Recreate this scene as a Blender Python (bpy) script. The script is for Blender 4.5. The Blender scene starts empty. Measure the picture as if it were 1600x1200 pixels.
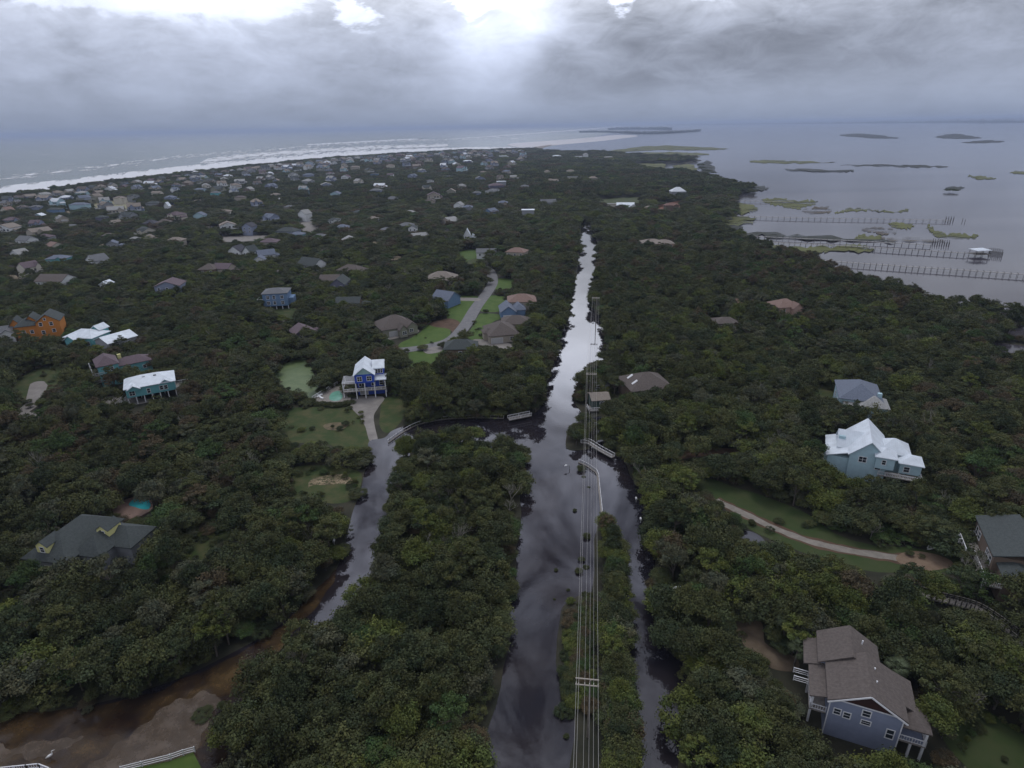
import bpy, bmesh, math, random
import numpy as np
from mathutils import Vector, Matrix
from mathutils import noise as mnoise
from mathutils.geometry import tessellate_polygon

random.seed(7); rng = np.random.default_rng(7)
SC = bpy.context.scene
COL = SC.collection
R = math.radians

# ------------------------------------------------------------------ camera
H = 88.0; F = 950.0
PITCH = math.atan(403/950.0); ROLL = math.atan(28/1600.0)
fw = Vector((0, math.cos(PITCH), -math.sin(PITCH)))
up0 = Vector((0, math.sin(PITCH), math.cos(PITCH)))
rt0 = Vector((1, 0, 0))
# the horizon rises to the right in the picture
rt = rt0*math.cos(ROLL) - up0*math.sin(ROLL)
up = up0*math.cos(ROLL) + rt0*math.sin(ROLL)
cam_d = bpy.data.cameras.new('camera'); cam = bpy.data.objects.new('camera', cam_d)
COL.objects.link(cam); SC.camera = cam
cam_d.sensor_width = 36.0; cam_d.lens = 36.0*F/1600.0
cam_d.clip_start = 0.5; cam_d.clip_end = 120000
M = Matrix((rt, up, -fw)).transposed().to_4x4(); M.translation = (0, 0, H)
cam.matrix_world = M

# ------------------------------------------------------------------ sky, sun, exposure
SUN_EL, SUN_AZ = 70.0, 5.0          # azimuth measured from +Y to the right
W = bpy.data.worlds.new('World'); SC.world = W; W.use_nodes = True
def build_world():
    nt = W.node_tree; N = nt.nodes; L = nt.links; N.clear()
    def m(op, a, b=None, c=None, clamp=False):
        n = N.new('ShaderNodeMath'); n.operation = op; n.use_clamp = clamp
        for i, v in enumerate((a, b, c)):
            if v is None: continue
            if isinstance(v, (int, float)): n.inputs[i].default_value = v
            else: L.new(v, n.inputs[i])
        return n.outputs[0]
    tc = N.new('ShaderNodeTexCoord')
    sep = N.new('ShaderNodeSeparateXYZ'); L.new(tc.outputs['Generated'], sep.inputs[0])
    x, y, z = sep.outputs
    za = m('MAXIMUM', z, 0.0)
    # cloud deck seen in perspective
    den = m('ADD', za, 0.10)
    cx = m('DIVIDE', x, den); cy = m('DIVIDE', y, den)
    cmb = N.new('ShaderNodeCombineXYZ'); L.new(cx, cmb.inputs[0]); L.new(cy, cmb.inputs[1]); cmb.inputs[2].default_value = 3.7
    def noise(vec, sc, det, rough, dist=0.0, off=(0, 0, 0), scl=(1, 1, 1)):
        mp = N.new('ShaderNodeMapping'); mp.inputs['Location'].default_value = off; mp.inputs['Scale'].default_value = scl
        L.new(vec, mp.inputs[0])
        n = N.new('ShaderNodeTexNoise'); n.inputs['Scale'].default_value = sc; n.inputs['Detail'].default_value = det
        n.inputs['Roughness'].default_value = rough; n.inputs['Distortion'].default_value = dist
        L.new(mp.outputs[0], n.inputs['Vector']); return n.outputs['Fac']
    dirn = noise(tc.outputs['Generated'], 5.0, 6, 0.6, 0.3, (0.4, 0, 0.2), (1, 1, 2.6))
    # elevation in degrees and azimuth (0 = straight ahead)
    el = m('MULTIPLY', m('ARCSINE', z), 57.2958)
    az = m('MULTIPLY', m('ARCTAN2', x, y), 57.2958)
    def gauss(a0, sa, e0, se):
        da = m('DIVIDE', m('SUBTRACT', az, a0), sa); de = m('DIVIDE', m('SUBTRACT', el, e0), se)
        r2 = m('ADD', m('MULTIPLY', da, da), m('MULTIPLY', de, de))
        return m('EXPONENT', m('MULTIPLY', r2, -1.0))
    ramp = N.new('ShaderNodeValToRGB'); L.new(m('DIVIDE', m('MAXIMUM', el, 0), 90.0), ramp.inputs[0])
    cr = ramp.color_ramp; cr.interpolation = 'B_SPLINE'
    stops = [(0.0, (.245, .295, .41)), (.022, (.335, .385, .51)), (.05, (.44, .49, .63)), (.085, (.55, .60, .74)), (.115, (.68, .71, .79)),
             (.17, (.70, .73, .82)), (.26, (.76, .80, .93)), (.38, (.62, .66, .84)), (.55, (.72, .75, .90)), (1.0, (.80, .84, .95))]
    while len(cr.elements) < len(stops): cr.elements.new(0.5)
    for e, (p, c) in zip(cr.elements, stops): e.position = p; e.color = (*c, 1)
    # billows: broad masses with lighter edges, stronger contrast overhead
    big = m('SUBTRACT', noise(cmb.outputs[0], 0.55, 8, 0.58, 0.6, (2.3, 4.1, 0)), 0.5)
    med = m('SUBTRACT', dirn, 0.5)
    fine = m('SUBTRACT', noise(tc.outputs['Generated'], 13.0, 7, 0.62, 0.6, (3, 1, 0), (1, 1, 2.2)), 0.5)
    up = m('MULTIPLY', el, 0.11, None, True)
    patchy = m('SUBTRACT', noise(tc.outputs['Generated'], 6.5, 7, 0.6, 1.0, (7, 3, 5)), 0.5)
    hi = m('MULTIPLY', m('MAXIMUM', m('SUBTRACT', el, 16.0), 0.0), 0.12, None, True)
    f = m('ADD', 1.0, m('MULTIPLY', med, m('ADD', 0.50, m('MULTIPLY', up, 1.5))))
    f = m('ADD', f, m('MULTIPLY', fine, m('ADD', 0.12, m('MULTIPLY', up, 1.15))))
    f = m('ADD', f, m('MULTIPLY', big, m('ADD', 0.25, m('MULTIPLY', hi, 5.2))))
    f = m('ADD', f, m('MULTIPLY', patchy, m('MULTIPLY', hi, 8.5)))
    nn = m('ADD', 1.0, m('MULTIPLY', med, 2.2))
    f = m('ADD', f, m('MULTIPLY', gauss(24, 16, 5.6, 3.4), m('MULTIPLY', nn, -0.38)))
    f = m('ADD', f, m('MULTIPLY', gauss(10, 8, 4.2, 3.2), m('MULTIPLY', nn, -0.20)))
    f = m('ADD', f, m('MULTIPLY', gauss(-8, 10, 4.6, 1.8), m('MULTIPLY', nn, -0.20)))
    f = m('ADD', f, m('MULTIPLY', gauss(m('ADD', -3.0, m('MULTIPLY', el, 0.45)), 5.2, 8.5, 6.5), 0.55))
    f = m('ADD', f, m('MULTIPLY', gauss(5.0, 11, 20, 5.8), 2.9))
    f = m('ADD', f, m('MULTIPLY', gauss(-18, 20, 9.8, 2.2), 0.20))
    # broad light shaft with a crisper right-hand edge
    edge = m('MULTIPLY', m('SUBTRACT', m('ADD', 0.8, m('MULTIPLY', el, 0.62)), az), 0.42, None, True)
    f = m('ADD', f, m('MULTIPLY', m('MULTIPLY', edge, gauss(0.0, 8, 7.0, 6.0)), 0.24))
    f = m('ADD', f, m('MULTIPLY', gauss(22, 22, 1.6, 1.5), 0.10))
    def brk(a0, sa, e0, se, amt, k):
        g = gauss(a0, sa, e0, se)
        t = m('MULTIPLY', m('SUBTRACT', m('ADD', m('MULTIPLY', med, 1.0), m('ADD', m('MULTIPLY', fine, .7), m('MULTIPLY', g, .35))), k), 11.0, None, True)
        return m('MULTIPLY', m('MULTIPLY', t, m('MINIMUM', m('MULTIPLY', g, 2.0), 1.0)), amt)
    for a in ((-2.5, 3.0, 8.8, 1.3, 0.8, .17), (9.4, 1.7, 8.9, 1.8, 1.1, .13), (-12.0, 2.6, 8.2, 1.1, 0.7, .12), (-31, 8, 8.9, 1.0, 0.40, .12), (-20, 5, 8.8, 1.0, 0.45, .12), (16, 3, 9.4, .8, .4, .2), (16, 5, 3.6, .30, .06, .02)):
        f = m('ADD', f, brk(*a))
    f = m('MAXIMUM', f, 0.22)
    sc = N.new('ShaderNodeVectorMath'); sc.operation = 'SCALE'; L.new(ramp.outputs[0], sc.inputs[0]); L.new(f, sc.inputs['Scale'])
    # a little open sky shining through
    sky = N.new('ShaderNodeTexSky'); sky.sky_type = 'NISHITA'; sky.sun_disc = False
    sky.sun_elevation = R(SUN_EL); sky.sun_rotation = R(SUN_AZ)
    sk = N.new('ShaderNodeVectorMath'); sk.operation = 'SCALE'; L.new(sky.outputs[0], sk.inputs[0]); sk.inputs['Scale'].default_value = 0.10
    mx = N.new('ShaderNodeMix'); mx.data_type = 'RGBA'; mx.inputs[0].default_value = 0.03
    L.new(sc.outputs[0], mx.inputs[6]); L.new(sk.outputs[0], mx.inputs[7])
    bg = N.new('ShaderNodeBackground'); bg.inputs['Strength'].default_value = 1.0
    L.new(mx.outputs[2], bg.inputs['Color'])
    o = N.new('ShaderNodeOutputWorld'); L.new(bg.outputs[0], o.inputs['Surface'])
build_world()
sl = bpy.data.lights.new('sun', 'SUN'); sl.energy = 0.8; sl.angle = R(20); sl.color = (1.0, 0.98, 0.95)
so = bpy.data.objects.new('sun', sl); COL.objects.link(so)
sd = Vector((math.sin(R(SUN_AZ))*math.cos(R(SUN_EL)), math.cos(R(SUN_AZ))*math.cos(R(SUN_EL)), math.sin(R(SUN_EL))))
so.rotation_euler = sd.to_track_quat('Z', 'Y').to_euler()
SC.view_settings.view_transform = 'Standard'; SC.view_settings.look = 'None'
SC.view_settings.exposure = 0.0; SC.view_settings.gamma = 1.0
SC.cycles.max_bounces = 4; SC.cycles.diffuse_bounces = 2; SC.cycles.glossy_bounces = 2
SC.cycles.transparent_max_bounces = 12; SC.cycles.volume_bounces = 0
SC.cycles.caustics_reflective = False; SC.cycles.caustics_refractive = False
SC.cycles.use_denoising = True

# ------------------------------------------------------------------ picture <-> place
def ray(px, py):
    return (fw + rt*((px-800)/F) + up*(-(py-600)/F))
def at(px, py, z=0.0, far=60000):
    d = ray(px, py)
    t = (z-H)/d.z if d.z < -1e-4 else 1e9
    p = Vector((0, 0, H)) + d*t
    if t < 0 or p.xy.length > far:
        q = Vector((d.x, d.y)).normalized()*far
        return Vector((q.x, q.y, z))
    return p
def proj(v):
    d = Vector(v) - Vector((0, 0, H)); c = d.dot(fw)
    if c <= 0.1: return None
    return (800 + F*d.dot(rt)/c, 600 - F*d.dot(up)/c, c)
def poly(pts, z=0.0): return [at(x, y, z) for x, y in pts]

# ------------------------------------------------------------------ materials
MATS = {}
def mat(name, col, rough=0.8, var=0.15, scale=1.0, bump=0.0, seams=None, col2=None, metal=0.0, spec=0.3, detail=5, thr=None, scl=None, coord='Object'):
    """procedural material: noise-varied colour; seams=(axis, per metre, depth) adds boards, shingle courses or metal seams"""
    if name in MATS: return MATS[name]
    mt = bpy.data.materials.new(name); mt.use_nodes = True; MATS[name] = mt
    nt = mt.node_tree; N = nt.nodes; L = nt.links
    b = N['Principled BSDF']; b.inputs['Roughness'].default_value = rough; b.inputs['Metallic'].default_value = metal
    b.inputs['Specular IOR Level'].default_value = spec
    tc = N.new('ShaderNodeTexCoord'); mp = N.new('ShaderNodeMapping'); L.new(tc.outputs[coord], mp.inputs[0])
    if scl: mp.inputs['Scale'].default_value = scl
    ns = N.new('ShaderNodeTexNoise'); ns.inputs['Scale'].default_value = scale; ns.inputs['Detail'].default_value = detail; ns.inputs['Roughness'].default_value = 0.62
    L.new(mp.outputs[0], ns.inputs['Vector'])
    rp = N.new('ShaderNodeValToRGB'); L.new(ns.outputs['Fac'], rp.inputs[0])
    c2 = col2 or tuple(min(1, c*(1+var)) for c in col); c1 = col if col2 else tuple(c*(1-var) for c in col)
    lo, hi = thr or (0.3, 0.7)
    rp.color_ramp.elements[0].position = lo; rp.color_ramp.elements[1].position = hi
    rp.color_ramp.elements[0].color = (*c1, 1); rp.color_ramp.elements[1].color = (*c2, 1)
    out = rp.outputs[0]; h = None
    if seams:
        ax, per, dep = seams
        wv = N.new('ShaderNodeTexWave'); wv.wave_type = 'BANDS'; wv.bands_direction = ax; wv.wave_profile = 'SAW'
        wv.inputs['Scale'].default_value = per*0.314; L.new(tc.outputs['Object'], wv.inputs['Vector'])
        r2 = N.new('ShaderNodeValToRGB'); L.new(wv.outputs['Fac'], r2.inputs[0])
        r2.color_ramp.elements[0].position = 0.0; r2.color_ramp.elements[0].color = (.62, .62, .62, 1)
        r2.color_ramp.elements[1].position = 0.16; r2.color_ramp.elements[1].color = (1, 1, 1, 1)
        mm = N.new('ShaderNodeMix'); mm.data_type = 'RGBA'; mm.blend_type = 'MULTIPLY'; mm.inputs[0].default_value = dep
        L.new(out, mm.inputs[6]); L.new(r2.outputs[0], mm.inputs[7]); out = mm.outputs[2]
    L.new(out, b.inputs['Base Color'])
    if bump:
        bp = N.new('ShaderNodeBump'); bp.inputs['Strength'].default_value = bump; bp.inputs['Distance'].default_value = 0.1
        L.new(ns.outputs['Fac'], bp.inputs['Height']); L.new(bp.outputs[0], b.inputs['Normal'])
    return mt

def roofm(key):
    c, kind = {
        'white': ((.58, .63, .67), 'm'), 'pale': ((.50, .53, .56), 'm'), 'brown': ((.105, .088, .078), 's'), 'tan': ((.21, .18, .15), 's'),
        'grey': ((.13, .135, .14), 's'), 'dark': ((.055, .055, .065), 's'), 'bluegrey': ((.13, .15, .19), 's'), 'slate': ((.055, .064, .062), 's'),
        'pink': ((.20, .135, .11), 's'), 'plum': ((.12, .09, .10), 's'), 'lightgrey': ((.27, .27, .26), 's'), 'red': ((.16, .09, .07), 's')}[key]
    if kind == 'm': return mat('metal roof '+key, c, 0.5, .14, .45, seams=('X', 2.2, .35), spec=.5)
    return mat('shingle roof '+key, c, 0.9, .22, 2.2, bump=.3, seams=('Y', 2.6, .5))
def wallm(key):
    c = {'white': (.62, .63, .62), 'teal': (.14, .38, .40), 'paleblue': (.36, .50, .54), 'cobalt': (.03, .08, .42), 'orange': (.50, .19, .035),
         'blue': (.13, .21, .33), 'bluegrey': (.22, .25, .33), 'tan': (.36, .32, .26), 'olive': (.24, .24, .18), 'grey': (.26, .27, .28),
         'yellow': (.60, .57, .25), 'cream': (.52, .48, .40), 'pink': (.44, .30, .24), 'purple': (.12, .12, .165), 'brown': (.16, .12, .09), 'darkgreen': (.03, .06, .05),
         'mint': (.30, .44, .42), 'wood': (.09, .07, .05)}[key]
    return mat('siding '+key, c, 0.75, .08, .8, seams=('Z', 3.2, .30))
def trim(): return mat('white trim', (.66, .66, .66), .6, .06)
def glass():
    return mat('window glass', (.025, .032, .04), .08, .3, .5, spec=.6)
def wood(): return mat('weathered wood', (.23, .21, .185), .9, .3, 1.5, bump=.2)
def wooddark(): return mat('dark piling wood', (.075, .065, .055), .9, .3, 1.5)

# ------------------------------------------------------------------ object helpers
def link(o, parent=None):
    COL.objects.link(o)
    if parent is not None: o.parent = parent
    return o
def props(o, label=None, cat=None, group=None, kind=None):
    if label: o['label'] = label
    if cat: o['category'] = cat
    if group: o['group'] = group
    if kind: o['kind'] = kind
    return o
def empty(name, loc, rz, label, cat, group=None):
    o = bpy.data.objects.new(name, None); o.location = loc; o.rotation_euler = (0, 0, rz); o.empty_display_size = .5
    link(o); return props(o, label, cat, group)
class MB:
    """collects faces and makes ONE mesh object"""
    def __init__(s): s.v = []; s.f = []; s.m = []
    def add(s, vs, fs, mi=0):
        n = len(s.v); s.v += [tuple(v) for v in vs]; s.f += [tuple(i+n for i in f) for f in fs]; s.m += [mi]*len(fs); return s
    def box(s, x0, y0, z0, x1, y1, z1, mi=0):
        v = [(x0, y0, z0), (x1, y0, z0), (x1, y1, z0), (x0, y1, z0), (x0, y0, z1), (x1, y0, z1), (x1, y1, z1), (x0, y1, z1)]
        return s.add(v, [(0, 3, 2, 1), (4, 5, 6, 7), (0, 1, 5, 4), (1, 2, 6, 5), (2, 3, 7, 6), (3, 0, 4, 7)], mi)
    def bar(s, a, b, w, h=None, mi=0):
        a = Vector(a); b = Vector(b); h = h or w; d = (b-a)
        if d.length < 1e-6: return s
        d.normalize(); u = Vector((0, 0, 1)) if abs(d.z) < .95 else Vector((1, 0, 0))
        sx = d.cross(u).normalized()*(w/2); sy = sx.cross(d).normalized()*(h/2)
        v = [p+i*sx+j*sy for p in (a, b) for i, j in ((-1, -1), (1, -1), (1, 1), (-1, 1))]
        return s.add(v, [(0, 1, 2, 3), (7, 6, 5, 4), (0, 4, 5, 1), (1, 5, 6, 2), (2, 6, 7, 3), (3, 7, 4, 0)], mi)
    def tube(s, pts, rad, n=6, mi=0):
        pts = [Vector(p) for p in pts]; rad = rad if isinstance(rad, (list, tuple)) else [rad]*len(pts); base = len(s.v); k = len(pts)
        for i, p in enumerate(pts):
            d = (pts[min(i+1, k-1)]-pts[max(i-1, 0)]).normalized(); u = Vector((0, 0, 1)) if abs(d.z) < .9 else Vector((1, 0, 0))
            a = d.cross(u).normalized(); b = a.cross(d)
            for j in range(n):
                t = 2*math.pi*j/n; s.v.append(tuple(p + (a*math.cos(t)+b*math.sin(t))*rad[i]))
        for i in range(k-1):
            for j in range(n):
                s.f.append((base+i*n+j, base+i*n+(j+1) % n, base+(i+1)*n+(j+1) % n, base+(i+1)*n+j)); s.m.append(mi)
        s.f.append(tuple(base+j for j in range(n))[::-1]); s.m.append(mi)
        s.f.append(tuple(base+(k-1)*n+j for j in range(n))); s.m.append(mi)
        return s
    def build(s, name, mats, parent=None, smooth=False):
        me = bpy.data.meshes.new(name); me.from_pydata(s.v, [], s.f); me.update()
        for mm in (mats if isinstance(mats, (list, tuple)) else [mats]): me.materials.append(mm)
        if any(s.m): me.polygons.foreach_set('material_index', s.m)
        if smooth: me.polygons.foreach_set('use_smooth', [True]*len(s.f))
        return link(bpy.data.objects.new(name, me), parent)

def sheet(name, pts, z, m, kind='structure', thick=0.0, label=None, cat=None, group=None, holes=()):
    """flat polygon (optionally with a sloping edge of the given drop)"""
    rings = [[Vector((p[0], p[1], z)) for p in pts]] + [[Vector((p[0], p[1], z)) for p in h] for h in holes]
    flat = [p for r in rings for p in r]
    tris = tessellate_polygon(rings)
    b = MB(); fs = []
    for t in tris:
        a, c, d = (flat[i] for i in t)
        n = (c-a).cross(d-a)
        fs.append(tuple(t) if n.z > 0 else tuple(reversed(t)))
    b.add(flat, fs)
    if thick:
        r = rings[0]; n = len(r)
        ar = sum(r[i].x*r[(i+1) % n].y - r[(i+1) % n].x*r[i].y for i in range(n)); sg = 1 if ar > 0 else -1
        outv = []
        for i in range(n):
            d = (r[(i+1) % n]-r[i-1]); nn = Vector((d.y, -d.x, 0)); nn = nn.normalized()*sg if nn.length > 0 else nn
            outv.append(r[i]+nn*thick*2.0-Vector((0, 0, thick)))
        b.add(list(r)+outv, [((i, i+n, (i+1) % n+n, (i+1) % n) if sg > 0 else (i, (i+1) % n, (i+1) % n+n, i+n)) for i in range(n)])
    o = b.build(name, m); props(o, label, cat, group, kind); return o
def smooth_line(pts, n=6, closed=False):
    """Catmull-Rom through 2-D points"""
    P = [Vector((p[0], p[1])) for p in pts]; out = []; k = len(P)
    for i in range(k if closed else k-1):
        p0 = P[(i-1) % k] if closed or i > 0 else P[0]; p1 = P[i]; p2 = P[(i+1) % k]; p3 = P[(i+2) % k] if closed or i+2 < k else P[-1]
        for j in range(n):
            t = j/n
            out.append(0.5*((2*p1)+(p2-p0)*t+(2*p0-5*p1+4*p2-p3)*t*t+(3*p1-p0-3*p2+p3)*t**3))
    if not closed: out.append(P[-1])
    return out
def rough_edge(pts, amp, freq, n=5):
    """closed outline, smoothed and made irregular (metres)"""
    L = smooth_line(pts, n, True); out = []
    for i, p in enumerate(L):
        d = (L[(i+1) % len(L)]-L[i-1]); nn = Vector((d.y, -d.x)); nn = nn.normalized() if nn.length > 0 else nn
        out.append(p + nn*amp*mnoise.noise(Vector((p.x*freq, p.y*freq, 3.3)))*2)
    return out
def ribbon(name, line, width, z, m, **kw):
    L = smooth_line(line, 14); b = MB(); vs = []
    for i, p in enumerate(L):
        d = L[min(i+1, len(L)-1)]-L[max(i-1, 0)]; nn = Vector((-d.y, d.x)).normalized()*width/2; wa = 1+.4*mnoise.noise(Vector((p.x*.4, p.y*.4, z*90)))*(width < 5); wb = 1+.4*mnoise.noise(Vector((p.x*.4, p.y*.4, 5+z*90)))*(width < 5)
        vs += [(p.x+nn.x*wa, p.y+nn.y*wa, z), (p.x-nn.x*wb, p.y-nn.y*wb, z)]
    b.add(vs, [(2*i, 2*i+1, 2*i+3, 2*i+2) for i in range(len(L)-1)])
    o = b.build(name, m); props(o, kw.get('label'), kw.get('cat'), None, kw.get('kind', 'structure')); return o
def inpoly(X, Y, pts):
    X = np.asarray(X); Y = np.asarray(Y); c = np.zeros(X.shape, bool); n = len(pts)
    for i in range(n):
        x1, y1 = pts[i][0], pts[i][1]; x2, y2 = pts[i-1][0], pts[i-1][1]
        if y1 == y2: continue
        k = ((y1 > Y) != (y2 > Y)) & (X < (x2-x1)*(Y-y1)/(y2-y1)+x1); c ^= k
    return c
CLEAR = []      # polygons (world xy) without trees
VIS = []        # picture outlines of open ground and water that no crown stands in front of
def clear(pts): CLEAR.append([(p[0], p[1]) for p in pts])
# ------------------------------------------------------------------ the land and the water
gz = 0.0
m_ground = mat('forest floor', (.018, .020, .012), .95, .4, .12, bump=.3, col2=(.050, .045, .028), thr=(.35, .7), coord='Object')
def water(name, base, rough, wave, wscale, base2=None, bscale=.05, spec=.5, stretch=(1, 1, 1), foam=None):
    mt = bpy.data.materials.new(name); mt.use_nodes = True; nt = mt.node_tree; N = nt.nodes; L = nt.links; b = N['Principled BSDF']
    b.inputs['Roughness'].default_value = rough; b.inputs['IOR'].default_value = 1.333; b.inputs['Specular IOR Level'].default_value = spec
    tc = N.new('ShaderNodeTexCoord'); mp = N.new('ShaderNodeMapping'); mp.inputs['Scale'].default_value = stretch; L.new(tc.outputs['Object'], mp.inputs[0])
    ns = N.new('ShaderNodeTexNoise'); ns.inputs['Scale'].default_value = bscale; ns.inputs['Detail'].default_value = 4; L.new(mp.outputs[0], ns.inputs['Vector'])
    rp = N.new('ShaderNodeValToRGB'); L.new(ns.outputs['Fac'], rp.inputs[0]); rp.color_ramp.elements[0].position = .38; rp.color_ramp.elements[1].position = .62
    rp.color_ramp.elements[0].color = (*base, 1); rp.color_ramp.elements[1].color = (*(base2 or base), 1)
    col = rp.outputs[0]
    if foam:
        sc, lo, hi, fs = foam
        m2 = N.new('ShaderNodeMapping'); m2.inputs['Scale'].default_value = fs; L.new(tc.outputs['Object'], m2.inputs[0])
        n2 = N.new('ShaderNodeTexNoise'); n2.inputs['Scale'].default_value = sc; n2.inputs['Detail'].default_value = 6; n2.inputs['Roughness'].default_value = .65; L.new(m2.outputs[0], n2.inputs['Vector'])
        r2 = N.new('ShaderNodeValToRGB'); L.new(n2.outputs['Fac'], r2.inputs[0]); r2.color_ramp.elements[0].position = lo; r2.color_ramp.elements[1].position = hi
        mx = N.new('ShaderNodeMix'); mx.data_type = 'RGBA'; L.new(r2.outputs[0], mx.inputs[0]); L.new(col, mx.inputs[6]); mx.inputs[7].default_value = (.6, .6, .6, 1); col = mx.outputs[2]
        rr = N.new('ShaderNodeMapRange'); rr.inputs[3].default_value = rough; rr.inputs[4].default_value = .8; L.new(r2.outputs[0], rr.inputs[0]); L.new(rr.outputs[0], b.inputs['Roughness'])
    L.new(col, b.inputs['Base Color'])
    wn = N.new('ShaderNodeTexNoise'); wn.inputs['Scale'].default_value = wscale; wn.inputs['Detail'].default_value = 3; L.new(mp.outputs[0], wn.inputs['Vector'])
    bp = N.new('ShaderNodeBump'); bp.inputs['Strength'].default_value = wave; bp.inputs['Distance'].default_value = .05; L.new(wn.outputs['Fac'], bp.inputs['Height']); L.new(bp.outputs[0], b.inputs['Normal'])
    return mt
m_canal = water('still flood water', (.014, .013, .018), .012, .035, .9, (.022, .018, .020), .06, spec=.85)
m_shallow = water('shallow brown water', (.024, .014, .010), .16, .05, 1.0, (.090, .058, .026), .12, spec=.35)
m_sound = water('sound water', (.034, .030, .040), .10, .22, .35, (.085, .078, .085), .010, stretch=(.10, 1, 1), spec=.26)
m_ocean = water('ocean water', (.045, .072, .062), .24, .8, .12, (.075, .098, .085), .002, stretch=(.5, 1, 1), spec=.18, foam=(.02, .66, .74, (.30, 1.0, 1)))

Z_OC, Z_SD = -1.6, -1.2
# ocean: one sheet to the horizon
b = MB(); nseg = 64; rad = [0, 300, 1500, 6000, 25000, 90000]
vs = [(0, 0, Z_OC)]
for r in rad[1:]:
    for k in range(nseg): t = 2*math.pi*k/nseg; vs.append((r*math.cos(t), r*math.sin(t), Z_OC))
fs = [(0, 1+k, 1+(k+1) % nseg) for k in range(nseg)]
for j in range(len(rad)-2):
    a0 = 1+j*nseg; a1 = a0+nseg
    fs += [(a0+k, a1+k, a1+(k+1) % nseg, a0+(k+1) % nseg) for k in range(nseg)]
b.add(vs, fs); props(b.build('ocean', m_ocean), kind='structure')

SHORE = [(-500, 380), (-200, 338), (0, 309), (120, 294), (250, 277), (400, 260), (540, 246), (640, 239.5), (760, 234.5), (830, 234)]
EAST = [(880, 238), (940, 238), (1000, 243), (1060, 246), (1095, 250), (1070, 254), (990, 255), (985, 260), (1030, 268), (1060, 268), (1100, 276), (1140, 286), (1180, 296),
        (1150, 303), (1146, 318), (1150, 332), (1125, 350), (1135, 368), (1200, 396), (1250, 407), (1290, 420), (1325, 440), (1385, 455), (1425, 468),
        (1440, 483), (1500, 489), (1560, 492), (1600, 504), (1750, 530), (2300, 640)]
land = poly(SHORE + EAST)
land += [Vector((380, -120, 0)), Vector((-500, -120, 0)), Vector((-700, 60, 0))]
LAND = [(p.x, p.y) for p in land]
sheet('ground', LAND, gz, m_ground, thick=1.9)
# the sound on the right
sd_p = [at(830, 233), at(900, 222), at(950, 208), at(985, 200), at(1100, 195, far=30000)]
sd_p = [(p.x, p.y) for p in sd_p] + [(30000, 30000), (30000, -500), (-200, -500), (-200, 100)] + [(at(800, 300).x, at(800, 300).y)]
sheet('sound_water', sd_p, Z_SD, m_sound)

# surf along the beach: foam bands that follow the shore
def foam_mat(name, cov, scl, off=0.0):
    mt = bpy.data.materials.new(name); mt.use_nodes = True; nt = mt.node_tree; N = nt.nodes; L = nt.links; b = N['Principled BSDF']
    b.inputs['Base Color'].default_value = (.62, .63, .64, 1); b.inputs['Roughness'].default_value = .9
    uv = N.new('ShaderNodeUVMap'); mp = N.new('ShaderNodeMapping'); mp.inputs['Scale'].default_value = (*scl, 1); mp.inputs['Location'].default_value = (off, off*.7, 0); L.new(uv.outputs[0], mp.inputs[0])
    ns = N.new('ShaderNodeTexNoise'); ns.inputs['Scale'].default_value = 1; ns.inputs['Detail'].default_value = 7; ns.inputs['Roughness'].default_value = .68; L.new(mp.outputs[0], ns.inputs['Vector'])
    sx = N.new('ShaderNodeSeparateXYZ'); L.new(uv.outputs[0], sx.inputs[0])
    # denser at the middle of the band, torn at its edges (v from 0 to 1 across)
    e = N.new('ShaderNodeMath'); e.operation = 'PINGPONG'; e.inputs[1].default_value = .5; L.new(sx.outputs[1], e.inputs[0])
    a = N.new('ShaderNodeMath'); a.operation = 'MULTIPLY_ADD'; L.new(e.outputs[0], a.inputs[0]); a.inputs[1].default_value = .55; a.inputs[2].default_value = cov-.22
    s = N.new('ShaderNodeMath'); s.operation = 'ADD'; L.new(a.outputs[0], s.inputs[0]); L.new(ns.outputs['Fac'], s.inputs[1])
    r = N.new('ShaderNodeMapRange'); r.inputs[1].default_value = .62; r.inputs[2].default_value = .76; L.new(s.outputs[0], r.inputs[0])
    L.new(r.outputs[0], b.inputs['Alpha']); return mt
def foam_band(line0, line1, name, mt, z):
    A = smooth_line([at(*p, z).xy for p in line0], 12); B = smooth_line([at(*p, z).xy for p in line1], 12); b = MB(); vs = []; u = 0; uvs = []
    for i, (p, q) in enumerate(zip(A, B)):
        if i: u += (p-A[i-1]).length
        vs += [(p.x, p.y, z), (q.x, q.y, z)]; uvs += [(u/100, 0), (u/100, 1)]
    fs = [(2*i, 2*i+2, 2*i+3, 2*i+1) for i in range(len(A)-1)]
    b.add(vs, fs); o = b.build(name, mt); props(o, kind='structure'); ul = o.data.uv_layers.new(name='UVMap')
    for lp in o.data.loops: ul.data[lp.index].uv = uvs[lp.vertex_index]
xs = [-500, -200, 0, 120, 250, 400, 540, 640, 760, 830]
sh = [380, 338, 309, 294, 277, 260, 246, 239.5, 234.5, 234]
th = [26, 22, 18, 16, 14, 12, 9.5, 7.5, 5, 4]
foam_band([(x, y+2) for x, y in zip(xs, sh)], [(x, y-t) for x, y, t in zip(xs, sh, th)], 'surf', foam_mat('surf foam', .40, (3, 1.3)), Z_OC+.35)
foam_band([(-50, 296), (100, 281), (300, 255), (450, 240), (600, 228), (760, 222), (820, 221)], [(-50, 272), (100, 258), (300, 236), (450, 226), (600, 217), (760, 213.5), (820, 213)], 'surf', foam_mat('outer breakers', .12, (2.2, 9), 3), Z_OC+.3)
foam_band([(300, 262), (380, 254), (480, 246), (600, 237), (700, 232)], [(330, 244), (400, 236), (500, 229), (600, 225), (700, 223)], 'surf', foam_mat('breakers', .24, (2.0, 8), 8), Z_OC+.45)
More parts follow.
